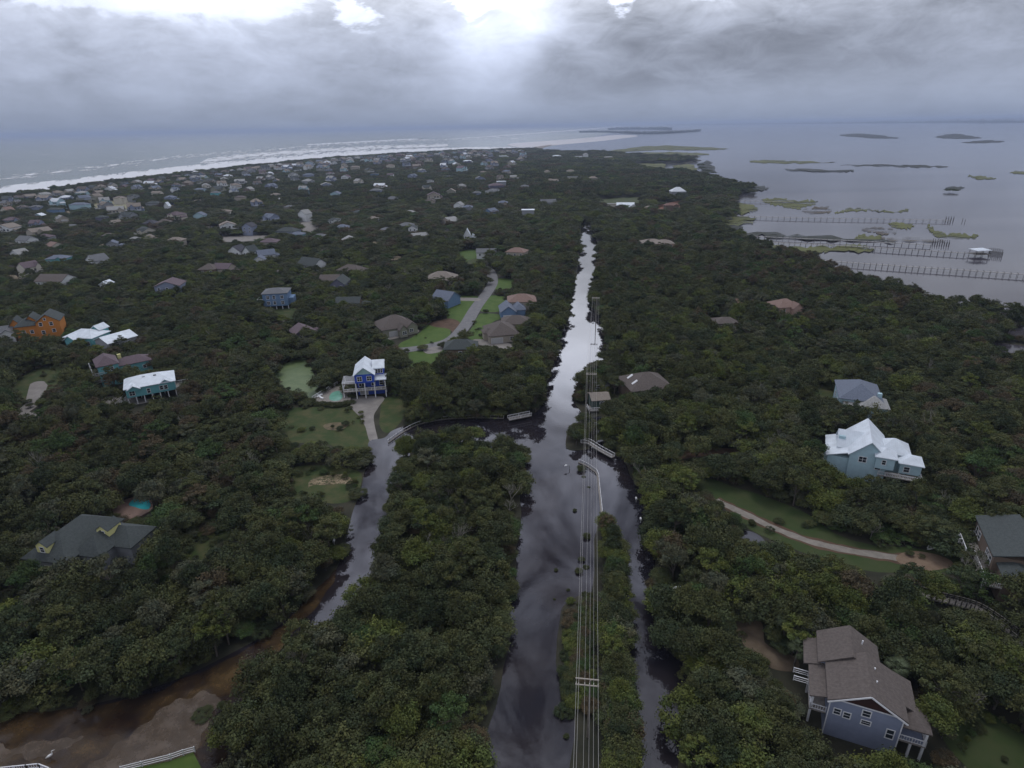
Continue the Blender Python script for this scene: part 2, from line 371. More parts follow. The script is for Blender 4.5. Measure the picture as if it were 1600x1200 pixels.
foam_band([(480, 227.5), (640, 219), (800, 212), (960, 200), (978, 197)], [(480, 225), (640, 216.5), (800, 210), (960, 197), (978, 195.5)], 'surf', foam_mat('bar breakers', .30, (2, 2), 5), Z_OC+.4)

m_lawn = mat('lawn', (.042, .085, .014), .95, .2, .25, bump=.4, col2=(.080, .120, .024), detail=10)
m_rgrass = mat('rough grass', (.034, .054, .014), .95, .2, .22, bump=.5, col2=(.085, .078, .032), detail=10, thr=(.42, .72))
m_scrub = mat('sandy scrub', (.075, .065, .032), .95, .2, .35, bump=.5, col2=(.32, .25, .16), detail=10, thr=(.35, .70))
m_sand = mat('sandy soil', (.23, .18, .12), .95, .2, .3, bump=.4, col2=(.40, .34, .24), detail=8)
m_dirt = mat('red brown soil', (.060, .035, .022), .95, .2, .3, bump=.4, col2=(.12, .075, .048), detail=8)
m_asph = mat('asphalt', (.12, .12, .125), .9, .12, .5, col2=(.19, .185, .18), detail=8)
m_conc = mat('concrete drive', (.26, .24, .215), .9, .2, .3, col2=(.17, .155, .14), detail=8)
m_mud = mat('mud flat', (.088, .062, .040), .7, .2, .20, col2=(.120, .096, .076), detail=6, thr=(.34, .66), bump=.1)
def soften(mt, sc, lo, hi):
    nt = mt.node_tree; N = nt.nodes; L = nt.links; tc = N.new('ShaderNodeTexCoord'); n = N.new('ShaderNodeTexNoise'); n.inputs['Scale'].default_value = sc; n.inputs['Detail'].default_value = 10; n.inputs['Roughness'].default_value = .75
    L.new(tc.outputs['Object'], n.inputs['Vector']); r = N.new('ShaderNodeMapRange'); r.inputs[1].default_value = lo; r.inputs[2].default_value = hi; L.new(n.outputs['Fac'], r.inputs[0]); L.new(r.outputs[0], N['Principled BSDF'].inputs['Alpha'])
soften(m_mud, .22, .22, .62); soften(m_scrub, .9, .40, .52)
m_algae = mat('algae pond', (.075, .12, .04), .55, .2, .25, col2=(.13, .17, .07), detail=7)
def marsh_mat(name, c1, c2, cov):
    mt = mat(name, c1, .95, .2, .03, col2=c2, detail=10); nt = mt.node_tree; N = nt.nodes; L = nt.links; b = N['Principled BSDF']
    tc = N.new('ShaderNodeTexCoord'); mp = N.new('ShaderNodeMapping'); mp.inputs['Scale'].default_value = (.35, 1, 1); L.new(tc.outputs['Object'], mp.inputs[0])
    n = N.new('ShaderNodeTexNoise'); n.inputs['Scale'].default_value = .045; n.inputs['Detail'].default_value = 10; n.inputs['Roughness'].default_value = .72; L.new(mp.outputs[0], n.inputs['Vector'])
    r = N.new('ShaderNodeMapRange'); r.inputs[1].default_value = .5-cov; r.inputs[2].default_value = .62-cov; L.new(n.outputs['Fac'], r.inputs[0]); L.new(r.outputs[0], b.inputs['Alpha']); return mt
m_marsh = marsh_mat('marsh grass', (.060, .068, .026), (.125, .130, .035), .13)
m_marshd = marsh_mat('dark marsh', (.026, .030, .024), (.045, .048, .036), .12)
m_marshb = marsh_mat('brown marsh', (.075, .060, .045), (.10, .085, .06), .06)

CANAL_PX = [(700, 1400), (725, 1290), (748, 1200), (772, 1100), (796, 990), (806, 900), (812, 820), (815, 750), (820, 705), (800, 702), (720, 700), (650, 694), (638, 712), (622, 745), (610, 790),
            (606, 830), (600, 870), (596, 900), (570, 950), (520, 985), (440, 1020), (400, 1060), (385, 1120), (345, 1200), (300, 1330), (-200, 1400), (-300, 1120), (0, 1112), (100, 1106), (200, 1088),
            (300, 1050), (400, 1002), (450, 965), (500, 915), (530, 880), (545, 835), (552, 795), (566, 750), (578, 715), (578, 690), (600, 684), (615, 672), (660, 660), (700, 655), (790, 652), (838, 645),
            (852, 612), (858, 585), (872, 545), (884, 500), (894, 460), (902, 420), (906, 380), (908, 350), (915, 343), (923, 352), (933, 380), (931, 412), (923, 450), (925, 480), (940, 498), (948, 528),
            (945, 562), (922, 568), (904, 590), (898, 622), (906, 640), (918, 655), (940, 652), (948, 680), (940, 694), (975, 722), (992, 755), (1012, 780), (1018, 850), (1024, 900), (1022, 960), (1040, 1010), (1068, 1045),
            (1066, 1100), (1060, 1200), (1050, 1400)]
VIS += [[(738, 1200), (760, 1100), (786, 990), (798, 900), (806, 820), (812, 760), (830, 760), (830, 1200)], [(166, 800), (188, 780), (240, 776), (244, 800), (205, 816)], [(545, 622), (640, 622), (628, 655), (600, 684), (575, 692), (560, 650)], [(1434, 920), (1465, 928), (1502, 937), (1535, 948), (1605, 1000), (1605, 1015), (1560, 984), (1525, 960), (1460, 942), (1434, 932)], [(1140, 968), (1160, 964), (1190, 972), (1194, 1004), (1240, 1028), (1236, 1044), (1205, 1040), (1165, 1010)], [(172, 800), (190, 788), (232, 782), (238, 796), (205, 812)], [(0, 935), (30, 905), (40, 912), (30, 935), (5, 945)], [(748, 1200), (772, 1100), (796, 990), (806, 900), (812, 820), (815, 750), (822, 705), (800, 684), (740, 664), (790, 652), (838, 645), (852, 612), (858, 585), (872, 545), (884, 500), (894, 460), (902, 420), (906, 380), (908, 350), (915, 343), (923, 352), (933, 380), (931, 412), (923, 450), (925, 480), (940, 498), (948, 528), (945, 562), (922, 568), (904, 590), (898, 622), (906, 640), (905, 660), (888, 672), (886, 700), (925, 698), (935, 670), (945, 690), (975, 722), (992, 755), (1008, 780), (1012, 850), (1020, 900), (1012, 960), (1010, 1000), (1040, 1035), (1062, 1050), (1060, 1100), (1050, 1200), (1012, 1200), (1004, 1110), (998, 1060), (992, 995), (1000, 950), (1004, 900), (990, 855), (966, 822), (934, 815), (930, 925), (905, 925), (885, 935), (872, 960), (868, 1020), (873, 1080), (890, 1112), (890, 1200)],
        [(578, 690), (600, 684), (615, 672), (632, 690), (618, 720), (604, 760), (596, 800), (592, 850), (575, 890), (540, 920), (500, 945), (470, 935), (500, 905), (530, 875), (545, 835), (552, 795), (566, 750), (578, 715)],
        [(400, 1002), (450, 965), (480, 945), (470, 960), (420, 1000), (380, 1040), (345, 1082), (320, 1130), (300, 1172), (280, 1200), (0, 1200), (0, 1112), (100, 1106), (200, 1088), (300, 1050)]]
canal = rough_edge([at(*p).xy for p in CANAL_PX], .5, .12, 4)
sheet('flood_water', canal, .05, m_canal); clear(canal)
ISL_PX = [(934, 822), (952, 832), (968, 862), (978, 900), (974, 950), (968, 995), (976, 1060), (984, 1110), (990, 1200), (996, 1400), (880, 1400), (893, 1200), (893, 1115), (878, 1085), (872, 1020), (876, 965), (888, 940), (905, 930), (925, 932), (931, 880)]
isl = rough_edge([at(*p).xy for p in ISL_PX], .4, .2, 4)
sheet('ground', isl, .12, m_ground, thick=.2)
BW = rough_edge([at(*p).xy for p in [(885, 700), (890, 672), (905, 660), (925, 662), (935, 680), (925, 698), (905, 704)]], .3, .2, 3)
sheet('ground', BW, .11, m_ground, thick=.2)
# shallow brown water and mud at the lower left
def soften(mt, sc, lo, hi):
    nt = mt.node_tree; N = nt.nodes; L = nt.links; tc = N.new('ShaderNodeTexCoord'); n = N.new('ShaderNodeTexNoise'); n.inputs['Scale'].default_value = sc; n.inputs['Detail'].default_value = 10; n.inputs['Roughness'].default_value = .75
    L.new(tc.outputs['Object'], n.inputs['Vector']); r = N.new('ShaderNodeMapRange'); r.inputs[1].default_value = lo; r.inputs[2].default_value = hi; L.new(n.outputs['Fac'], r.inputs[0]); L.new(r.outputs[0], N['Principled BSDF'].inputs['Alpha'])
sheet('shallow_water', rough_edge([at(*p).xy for p in [(528, 893), (512, 925), (470, 975), (430, 1025), (395, 1065), (380, 1120), (340, 1210), (300, 1310), (-180, 1380), (-250, 1120), (0, 1115), (200, 1092), (300, 1055), (400, 1006), (450, 970), (500, 918), (518, 893)]], .5, .3, 6), .06, m_shallow); soften(m_shallow, .25, .28, .60)
mudp = rough_edge([at(*p).xy for p in [(345, 1082), (322, 1130), (302, 1172), (240, 1190), (190, 1205), (120, 1290), (90, 1260), (150, 1190), (200, 1155), (250, 1118), (300, 1090)]], 1.1, .45, 9)
sheet('mud_flat', mudp, .075, m_mud)
sheet('mud_flat', rough_edge([at(*p).xy for p in [(-60, 1175), (20, 1165), (90, 1155), (130, 1150), (110, 1172), (40, 1184), (-60, 1195)]], .8, .5, 9), .072, m_mud)
lawn_bl = [at(*p) for p in [(185, 1206), (265, 1190), (302, 1176), (330, 1230), (300, 1330), (150, 1330)]]
sheet('lawn', lawn_bl, .10, m_lawn); clear(lawn_bl)

def patch(name, px, m, z=.03, amp=.5, clr=True, **kw):
    VIS.append(px)
    e = rough_edge([at(*p).xy for p in px], amp, .15, 4); o = sheet(name, e, z, m, **kw)
    if clr: clear(e)
    return e
patch('lawn', [(425, 668), (438, 640), (490, 636), (555, 634), (572, 655), (582, 690), (560, 705), (500, 692), (450, 690)], m_rgrass)
patch('lawn', [(598, 625), (640, 622), (625, 660), (604, 676), (594, 655)], m_rgrass, z=.032)
patch('sand_patch', [(506, 664), (528, 660), (548, 664), (538, 671), (514, 670)], mat('faint sandy scrub', (.075, .065, .032), .95, .2, .5, bump=.5, col2=(.17, .13, .08), detail=10), z=.036, amp=1.0)
patch('lawn', [(430, 745), (470, 728), (550, 733), (563, 752), (556, 778), (520, 786), (450, 775)], m_rgrass, z=.031)
patch('sand_patch', [(476, 757), (494, 746), (525, 743), (553, 751), (557, 765), (540, 760), (515, 754), (492, 757), (480, 765)], m_scrub, z=.037, amp=1.2)
patch('driveway', [(546, 622), (598, 620), (592, 636), (584, 650), (586, 670), (590, 688), (578, 690), (571, 668), (562, 652), (550, 638)], m_conc, z=.045, amp=.1)
patch('pond', [(432, 580), (450, 566), (475, 560), (488, 578), (500, 612), (484, 626), (460, 612), (432, 606)], m_algae, z=.04)
patch('lawn', [(700, 466), (748, 464), (738, 484), (722, 508), (700, 500)], m_lawn)
patch('lawn', [(622, 538), (650, 524), (668, 508), (702, 512), (702, 528), (680, 538), (640, 546), (625, 548)], m_lawn, z=.031)
patch('lawn', [(728, 532), (742, 505), (752, 490), (790, 494), (768, 505), (762, 532)], m_lawn, z=.032)
patch('lawn', [(748, 484), (764, 462), (800, 468), (782, 486)], m_lawn, z=.033)
patch('lawn', [(775, 436), (806, 438), (800, 452), (772, 452)], m_lawn, z=.034)
patch('lawn', [(715, 394), (745, 390), (760, 400), (745, 412), (722, 406)], m_lawn, z=.035)
patch('flower_bed', [(672, 505), (702, 498), (722, 508), (712, 524), (700, 514), (680, 511)], m_dirt, z=.038)
patch('lawn', [(636, 553), (660, 548), (700, 545), (672, 568), (640, 572)], m_lawn, z=.036)
road = [at(*p).xy for p in [(608, 548), (640, 546), (676, 540), (706, 530), (727, 508), (744, 480), (762, 456), (770, 440), (766, 424), (754, 416)]]
ribbon('road', road, 6.4, .05, m_asph)
rl = smooth_line(road, 4); clear([(p.x-5, p.y) for p in rl]+[(p.x+5, p.y-1) for p in reversed(rl)])
patch('driveway', [(742, 530), (765, 532), (800, 538), (796, 546), (760, 541), (738, 536)], m_conc, z=.055, amp=.1)
patch('driveway', [(700, 464), (722, 465), (748, 466), (748, 470), (720, 470), (700, 469)], m_conc, z=.056, amp=.1)
patch('driveway', [(662, 546), (688, 541), (690, 549), (668, 553)], m_conc, z=.057, amp=.1)
patch('driveway', [(602, 524), (622, 520), (650, 514), (654, 519), (630, 526), (606, 531)], m_conc, z=.058, amp=.1)
patch('lawn', [(1070, 745), (1120, 752), (1250, 795), (1330, 845), (1485, 864), (1500, 890), (1400, 896), (1290, 876), (1215, 850), (1160, 818), (1125, 788)], mat('shaded lawn', (.030, .052, .012), .95, .2, .2, bump=.4, col2=(.050, .062, .022), detail=10, thr=(.35, .65)))  # grass of a darker green than the other lawns
pth = [at(*p).xy for p in [(1118, 782), (1150, 797), (1180, 811), (1210, 825), (1265, 846), (1330, 861), (1400, 872), (1465, 878)]]
ribbon('path', pth, 3.6, .043, m_dirt); ribbon('path', pth, 2.2, .049, mat('gravel track', (.16, .145, .12), .95, .2, .6, col2=(.26, .235, .20), detail=10))
patch('sand_patch', [(1405, 874), (1430, 864), (1462, 866), (1485, 880), (1462, 889), (1425, 886)], mat('pale clay', (.15, .10, .065), .95, .2, .5, col2=(.22, .16, .11)), z=.052, amp=.9)
patch('pond', [(1148, 836), (1165, 830), (1185, 836), (1198, 850), (1180, 853), (1158, 848)], m_canal, z=.05, amp=.2)
patch('sand_patch', [(1136, 966), (1160, 962), (1190, 970), (1194, 1004), (1240, 1026), (1244, 1048), (1205, 1046), (1165, 1015)], mat('clearing soil', (.085, .062, .04), .95, .2, .3, col2=(.15, .115, .08), detail=8), z=.04)
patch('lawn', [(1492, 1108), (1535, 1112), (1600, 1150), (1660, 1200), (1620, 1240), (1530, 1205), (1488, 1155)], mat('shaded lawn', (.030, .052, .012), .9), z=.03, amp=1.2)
patch('lawn', [(18, 612), (40, 585), (80, 570), (100, 578), (98, 600), (60, 625), (25, 640)], m_rgrass)
patch('path', [(12, 655), (40, 630), (48, 600), (70, 596), (70, 612), (60, 632), (45, 644), (70, 645), (68, 650), (20, 658)], m_conc, z=.04)
patch('sand_patch', [(145, 622), (165, 618), (235, 624), (215, 632), (180, 634), (150, 632)], m_conc, z=.04)
patch('lawn', [(280, 868), (310, 845), (345, 825), (365, 838), (330, 862), (310, 885)], m_rgrass)
patch('lawn', [(1262, 604), (1305, 598), (1306, 618), (1268, 622)], m_rgrass)
patch('lawn', [(1105, 505), (1130, 498), (1140, 506), (1125, 514)], m_rgrass)
patch('lawn', [(470, 490), (455, 480), (418, 482), (425, 492), (455, 498)], m_rgrass, z=.031)
patch('lawn', [(938, 312), (1000, 308), (1006, 316), (960, 320), (936, 318)], m_rgrass, amp=2)
patch('lawn', [(1020, 324), (1060, 314), (1070, 322), (1045, 330)], mat('brick red soil', (.16, .07, .04), .9), amp=2, z=.032)
patch('path', [(1025, 712), (1080, 700), (1130, 700), (1200, 702), (1190, 710), (1120, 709), (1060, 718)], m_dirt, amp=.5, z=.031)
patch('driveway', [(462, 340), (492, 338), (496, 360), (474, 362)], m_conc, amp=1, z=.031)
patch('driveway', [(340, 370), (420, 368), (420, 374), (345, 378)], m_conc, amp=1, z=.031)
patch('lawn', [(135, 315), (195, 314), (218, 320), (215, 325), (150, 326)], mat('dune sand', (.20, .19, .11), .9), amp=3, z=.031)
patch('path', [(700, 345), (700, 378), (696, 378), (694, 345)], m_conc, amp=1, z=.035)
for _ in range(34):
    x_ = random.uniform(5, 820); y_ = random.uniform(300, 440); w_ = (y_-180)*random.uniform(.03, .07); h_ = (y_-180)*.012; a_ = random.uniform(-.35, .35)
    VIS_n = len(VIS)
    patch('driveway', [(x_-w_, y_+a_*w_), (x_-w_*.3, y_-h_), (x_+w_*.6, y_-h_-a_*w_), (x_+w_, y_-a_*w_), (x_+w_*.3, y_+h_), (x_-w_*.5, y_+h_)], random.choice((m_conc, m_rgrass, m_sand)), amp=1.2, z=.03+_*.0004)
# puddles of the sound at the right edge
for k, px in enumerate(([(1560, 520), (1590, 512), (1640, 508), (1680, 525), (1600, 527)], [(1545, 536), (1580, 538), (1640, 545), (1640, 556), (1590, 553), (1555, 548)])):
    patch('pond', px, m_sound, z=.05, amp=.6)

# marsh and sand in the sound
MZ = Z_SD+.25
MARSH = [
 (m_marsh, [(1190, 312), (1215, 310), (1240, 313), (1277, 314), (1272, 320), (1250, 325), (1225, 323), (1200, 318)]),
 (m_marshb, [(1255, 328), (1290, 322), (1296, 332), (1265, 334)]),
 (m_marsh, [(1305, 334), (1318, 328.5), (1345, 325), (1372, 328.7), (1400, 329.6), (1421, 327), (1405, 331.8), (1375, 331), (1345, 328.4), (1322, 331)]),
 (m_marsh, [(1390, 350), (1405, 347.5), (1428, 352), (1420, 358), (1400, 357)]),
 (m_marsh, [(1340, 370), (1355, 368), (1378, 371), (1370, 376), (1342, 375)]),
 (m_marsh, [(1450, 351), (1462, 359), (1480, 365), (1500, 366), (1527, 367.5), (1520, 372), (1490, 373), (1462, 369), (1452, 360)]),
 (m_marshb, [(1348, 356), (1385, 355), (1402, 363), (1382, 366), (1356, 360)]),
 (m_marsh, [(1170, 251.5), (1200, 250), (1250, 252), (1305, 253.5), (1250, 255), (1190, 255)]),
 (m_marshd, [(1310, 258), (1360, 257), (1430, 258.3), (1482, 260), (1440, 262), (1380, 259.6)]),
 (m_marsh, [(1512, 275), (1540, 276), (1556, 279), (1530, 279.4)]),
 (m_marsh, [(1580, 268), (1620, 268), (1625, 273), (1590, 272)]),
 (m_marshd, [(1480, 293.5), (1490, 291), (1505, 293), (1500, 296), (1483, 296)]),
 (m_marshd, [(1310, 211.5), (1350, 209), (1404, 216), (1362, 216)]),
 (m_marshd, [(1462, 214), (1490, 209), (1515, 212), (1535, 216), (1490, 217)]),
 (m_marshd, [(1505, 222.5), (1545, 219), (1568, 221.5), (1530, 224)]),
 (m_marsh, [(1196, 382), (1230, 387), (1290, 385.5), (1350, 387.6), (1364, 391), (1300, 393), (1268, 401), (1235, 406), (1196, 400)]),
 (m_marshb, [(1420, 371), (1475, 375), (1445, 378), (1375, 374)]),
 (m_marsh, [(940, 237), (990, 231), (1040, 227.6), (1126, 231), (1128, 234), (1060, 235), (1020, 234.5), (960, 238)]),
 (m_marsh, [(950, 241), (1000, 238.5), (1060, 238), (1108, 240.5), (1090, 243), (1040, 243), (990, 243)]),
 (m_marsh, [(975, 256), (1030, 254), (1038, 263), (1025, 271), (1000, 262)]),
 (m_marsh, [(1050, 259), (1080, 257), (1088, 265), (1068, 267)]),
 (m_marshd, [(1090, 256), (1108, 253), (1116, 268), (1100, 268)]),
 (m_marshd, [(1050, 271), (1075, 269.5), (1085, 274), (1060, 275)]),
 (m_marsh, [(1130, 320), (1180, 322), (1176, 331), (1150, 337), (1120, 346)]),
 (m_marsh, [(1100, 346), (1150, 338), (1180, 342), (1172, 349), (1130, 352)]),
 (m_marshd, [(1116, 352), (1158, 356), (1148, 361), (1120, 358)]),
 (m_marshd, [(1150, 362), (1260, 368), (1400, 378), (1300, 376), (1200, 371), (1140, 367)]),
 (m_marsh, [(1300, 385), (1345, 384), (1357, 389), (1320, 391)]),
 (m_marshd, [(1160, 290), (1200, 293), (1196, 297), (1165, 298)]),
 (m_marshd, [(1230, 264), (1330, 267), (1300, 269), (1240, 267)]),
]
for mm, px in MARSH:
    far = at(*px[0]).y
    E_ = smooth_line(px, 8, True); hgt = (sum(p[1] for p in px)/len(px)-190)*.035; k = MARSH.index((mm, px))
    e = [at(p.x+mnoise.noise(Vector((p.x*.35, p.y*.8, k)))*7, p.y+mnoise.noise(Vector((p.x*.22, p.y*1.1, k+9)))*hgt, MZ).xy for p in E_]
    sheet('marsh', e, MZ + 0.02*MARSH.index((mm, px)), mm)
sheet('sand_bar', rough_edge([at(*p, MZ).xy for p in [(815, 236), (838, 229.5), (862, 226), (850, 231), (835, 236)]], 5, .01, 4), MZ, mat('bar sand', (.16, .13, .10), .8))
sheet('sand_bar', rough_edge([at(*p, Z_SD).xy for p in [(800, 224), (900, 217), (960, 211), (1000, 212), (960, 218), (880, 226), (810, 230)]], 20, .002, 4), Z_SD+.12, mat('wet bar sand', (.20, .17, .165), .35))

# far island and the mainland along the horizon
def ridge(name, px, h, m, seed, n=90, depth=1500, far=60000):
    """low wooded land with an uneven skyline"""
    L = smooth_line([at(*p, Z_SD, far).xy for p in px], n//(len(px)-1)); b = MB(); k = len(L); vs = []
    for i, p in enumerate(L):
        e = min(1, i/(k*.18), (k-1-i)/(k*.18)) if name == 'wooded_island' else 1
        hh = h*(.55+.35*mnoise.noise(Vector((i*.35, seed, 0)))+.25*mnoise.noise(Vector((i*1.1, seed, 4))))*max(e, .08)
        d = Vector(p).normalized(); q = p+d*depth*max(e, .1)
        vs += [(p.x, p.y, Z_SD-.2), (p.x+d.x*8, p.y+d.y*8, hh*.7), (p.x+d.x*depth*.4*e, p.y+d.y*depth*.4*e, hh), (q.x, q.y, hh*.9), (q.x, q.y, Z_SD-.2)]
    fs = [(5*i+j, 5*i+5+j, 5*i+6+j, 5*i+1+j) for i in range(k-1) for j in range(4)]
    b.add(vs, fs); return props(b.build(name, m), kind='structure')
m_far = mat('far woods', (.024, .032, .028), .95, .4, .01, bump=.8, detail=8)
ridge('hills', [(905, 207), (950, 207), (1000, 209), (1050, 208), (1095, 205)], 26, m_far, 3.1, depth=900)
ridge('hills', [(950, 203), (1000, 202), (1050, 203)], 60, m_far, 3.8, depth=1500)
ridge('hills', [(1040, 196), (1180, 194.2), (1320, 193), (1460, 192), (1600, 191.5), (1800, 188), (2100, 184)], 70, m_far, 5.7, n=180, depth=9000)
ridge('hills', [(1180, 192), (1400, 189.5), (1600, 187), (1900, 182)], 150, m_far, 9.7, n=120, depth=9000)
# ------------------------------------------------------------------ houses
HOUSES = []      # (label, px, py) for describing the trees and far houses
def roof_geom(b, x0, y0, x1, y1, z, kind, rise, ov=.5, t=.22, wall=None):
    """adds a roof over the rectangle; wall (an MB) gets the gable triangles"""
    X0, Y0, X1, Y1 = x0-ov, y0-ov, x1+ov, y1+ov
    if kind == 'flat':
        b.box(X0, Y0, z, X1, Y1, z+t); return
    if kind == 'hip':
        w, d = X1-X0, Y1-Y0; m = min(w, d)/2*.96; ze = z-.05; zr = z+rise
        if w >= d: r = [(X0+m, (Y0+Y1)/2, zr), (X1-m, (Y0+Y1)/2, zr)]
        else: r = [((X0+X1)/2, Y0+m, zr), ((X0+X1)/2, Y1-m, zr)]
        v = [(X0, Y0, ze), (X1, Y0, ze), (X1, Y1, ze), (X0, Y1, ze), (X0, Y0, ze+t), (X1, Y0, ze+t), (X1, Y1, ze+t), (X0, Y1, ze+t)]+r
        f = [(3, 2, 1, 0), (0, 1, 5, 4), (1, 2, 6, 5), (2, 3, 7, 6), (3, 0, 4, 7)]
        f += [(4, 5, 9, 8), (5, 6, 9), (6, 7, 8, 9), (7, 4, 8)] if w >= d else [(4, 5, 8), (5, 6, 9, 8), (6, 7, 9), (7, 4, 8, 9)]
        b.add(v, f); return
    if kind in ('gx', 'gy'):          # ridge along x / along y
        sw = kind == 'gy'
        def P(u, v, zz): return (v, u, zz) if sw else (u, v, zz)
        (u0, u1, v0, v1) = (Y0, Y1, x0, x1) if sw else (X0, X1, y0, y1)
        vm = (v0+v1)/2; sl = rise/((v1-v0)/2); vo0, vo1 = v0-ov, v1+ov
        for va, za in ((vo0, z-sl*ov), (vo1, z-sl*ov)):
            pts = [P(u0, va, za), P(u1, va, za), P(u1, vm, z+rise), P(u0, vm, z+rise), P(u0, va, za+t), P(u1, va, za+t), P(u1, vm, z+rise+t), P(u0, vm, z+rise+t)]
            b.add(pts, [(3, 2, 1, 0), (4, 5, 6, 7), (0, 1, 5, 4), (1, 2, 6, 5), (2, 3, 7, 6), (3, 0, 4, 7)])
        if wall is not None:
            a0, a1 = (y0, y1) if sw else (x0, x1)
            tri = [P(a0, v0, z), P(a0, v1, z), P(a0, vm, z+rise), P(a1, v0, z), P(a1, v1, z), P(a1, vm, z+rise)]
            wall.add(tri, [(0, 1, 2), (5, 4, 3), (0, 3, 4, 1), (1, 4, 5, 2), (2, 5, 3, 0)])
        return
    if kind in ('sf', 'sb', 'sl', 'sr'):   # shed, high edge opposite the named side
        zz = {'sf': (z, z, z+rise, z+rise), 'sb': (z+rise, z+rise, z, z), 'sl': (z, z+rise, z+rise, z), 'sr': (z+rise, z, z, z+rise)}[kind]
        c = [(X0, Y0), (X1, Y0), (X1, Y1), (X0, Y1)]
        v = [(p[0], p[1], q) for p, q in zip(c, zz)]+[(p[0], p[1], q+t) for p, q in zip(c, zz)]
        b.add(v, [(0, 3, 2, 1), (4, 5, 6, 7), (0, 1, 5, 4), (1, 2, 6, 5), (2, 3, 7, 6), (3, 0, 4, 7)])
def window(parent, side, u, z, w, h, blk, frame=None, sub=True, name='window'):
    """window on one face of a block (x0,y0,x1,y1): side f/b/l/r, u along the face"""
    x0, y0, x1, y1 = blk; b = MB(); g = MB(); e = .07; fr = .14
    def P(a, zz, dd):
        return {'f': (x0+a, y0-dd, zz), 'b': (x1-a, y1+dd, zz), 'l': (x0-dd, y1-a, zz), 'r': (x1+dd, y0+a, zz)}[side]
    def bx(B, a0, z0, a1, z1, d0, d1):
        p = P(a0, z0, d0); q = P(a1, z1, d1)
        B.box(min(p[0], q[0]), min(p[1], q[1]), min(p[2], q[2]), max(p[0], q[0]), max(p[1], q[1]), max(p[2], q[2]))
    bx(b, u-fr, z-fr, u+w+fr, z, .003, e); bx(b, u-fr, z+h, u+w+fr, z+h+fr, .003, e)
    bx(b, u-fr, z, u, z+h, .003, e); bx(b, u+w, z, u+w+fr, z+h, .003, e)
    if name == 'window':
        bx(b, u, z+h*.48, u+w, z+h*.53, .003, e-.01)
        if w > 1.2: bx(b, u+w*.47, z, u+w*.53, z+h*.48, .003, e-.012); bx(b, u+w*.47, z+h*.53, u+w*.53, z+h, .003, e-.012)
    o = b.build(name, frame or trim(), parent)
    bx(g, u, z, u+w, z+h, .004, .025); g.build('pane' if name == 'window' else 'panel', glass() if name == 'window' else mat('garage panel', (.45, .45, .44), .6, .05), o)
    return o
def rail(b, pts, z, h=1.0, closed=False, step=1.5, bal=.35, single=False):
    for a, c in zip(pts, pts[1:]):
        a = Vector((*a, 0)) if len(a) == 2 else Vector(a); c = Vector((*c, 0)) if len(c) == 2 else Vector(c)
        za = a.z+z; zc = c.z+z; A = Vector((a.x, a.y, za)); C = Vector((c.x, c.y, zc)); L = (C-A).length
        b.bar(A+Vector((0, 0, h)), C+Vector((0, 0, h)), .12, .09); (None if single else b.bar(A+Vector((0, 0, .15)), C+Vector((0, 0, .15)), .08, .08))
        if not bal and not single: b.bar(A+Vector((0, 0, h*.55)), C+Vector((0, 0, h*.55)), .07, .07)
        n = max(1, int(L/step))
        for i in range(n+1):
            p = A.lerp(C, i/n); b.bar(p, p+Vector((0, 0, h+.08)), .13)
        if bal:
            n = int(L/bal)
            for i in range(1, n): p = A.lerp(C, i/n); b.bar(p+Vector((0, 0, .15)), p+Vector((0, 0, h)), .06)
def stairs(parent, a, c, w, m=None):
    """flight from a (low) to c (high)"""
    a = Vector(a); c = Vector(c); d = Vector((c.x-a.x, c.y-a.y, 0)); n = max(3, int((c.z-a.z)/.19)); s = Vector((-d.y, d.x, 0)).normalized()*w/2; b = MB()
    for i in range(n):
        p = a.lerp(c, (i+.5)/n); b.bar(p-s, p+s, d.length/n*.95, .05)
    b.bar(a-s, c-s, .08, .3); b.bar(a+s, c+s, .08, .3)
    o = b.build('stairs', m or trim(), parent); r = MB(); rail(r, [a-s, c-s], 0, bal=.5); rail(r, [a+s, c+s], 0, bal=.5); r.build('railing', trim(), o); return o
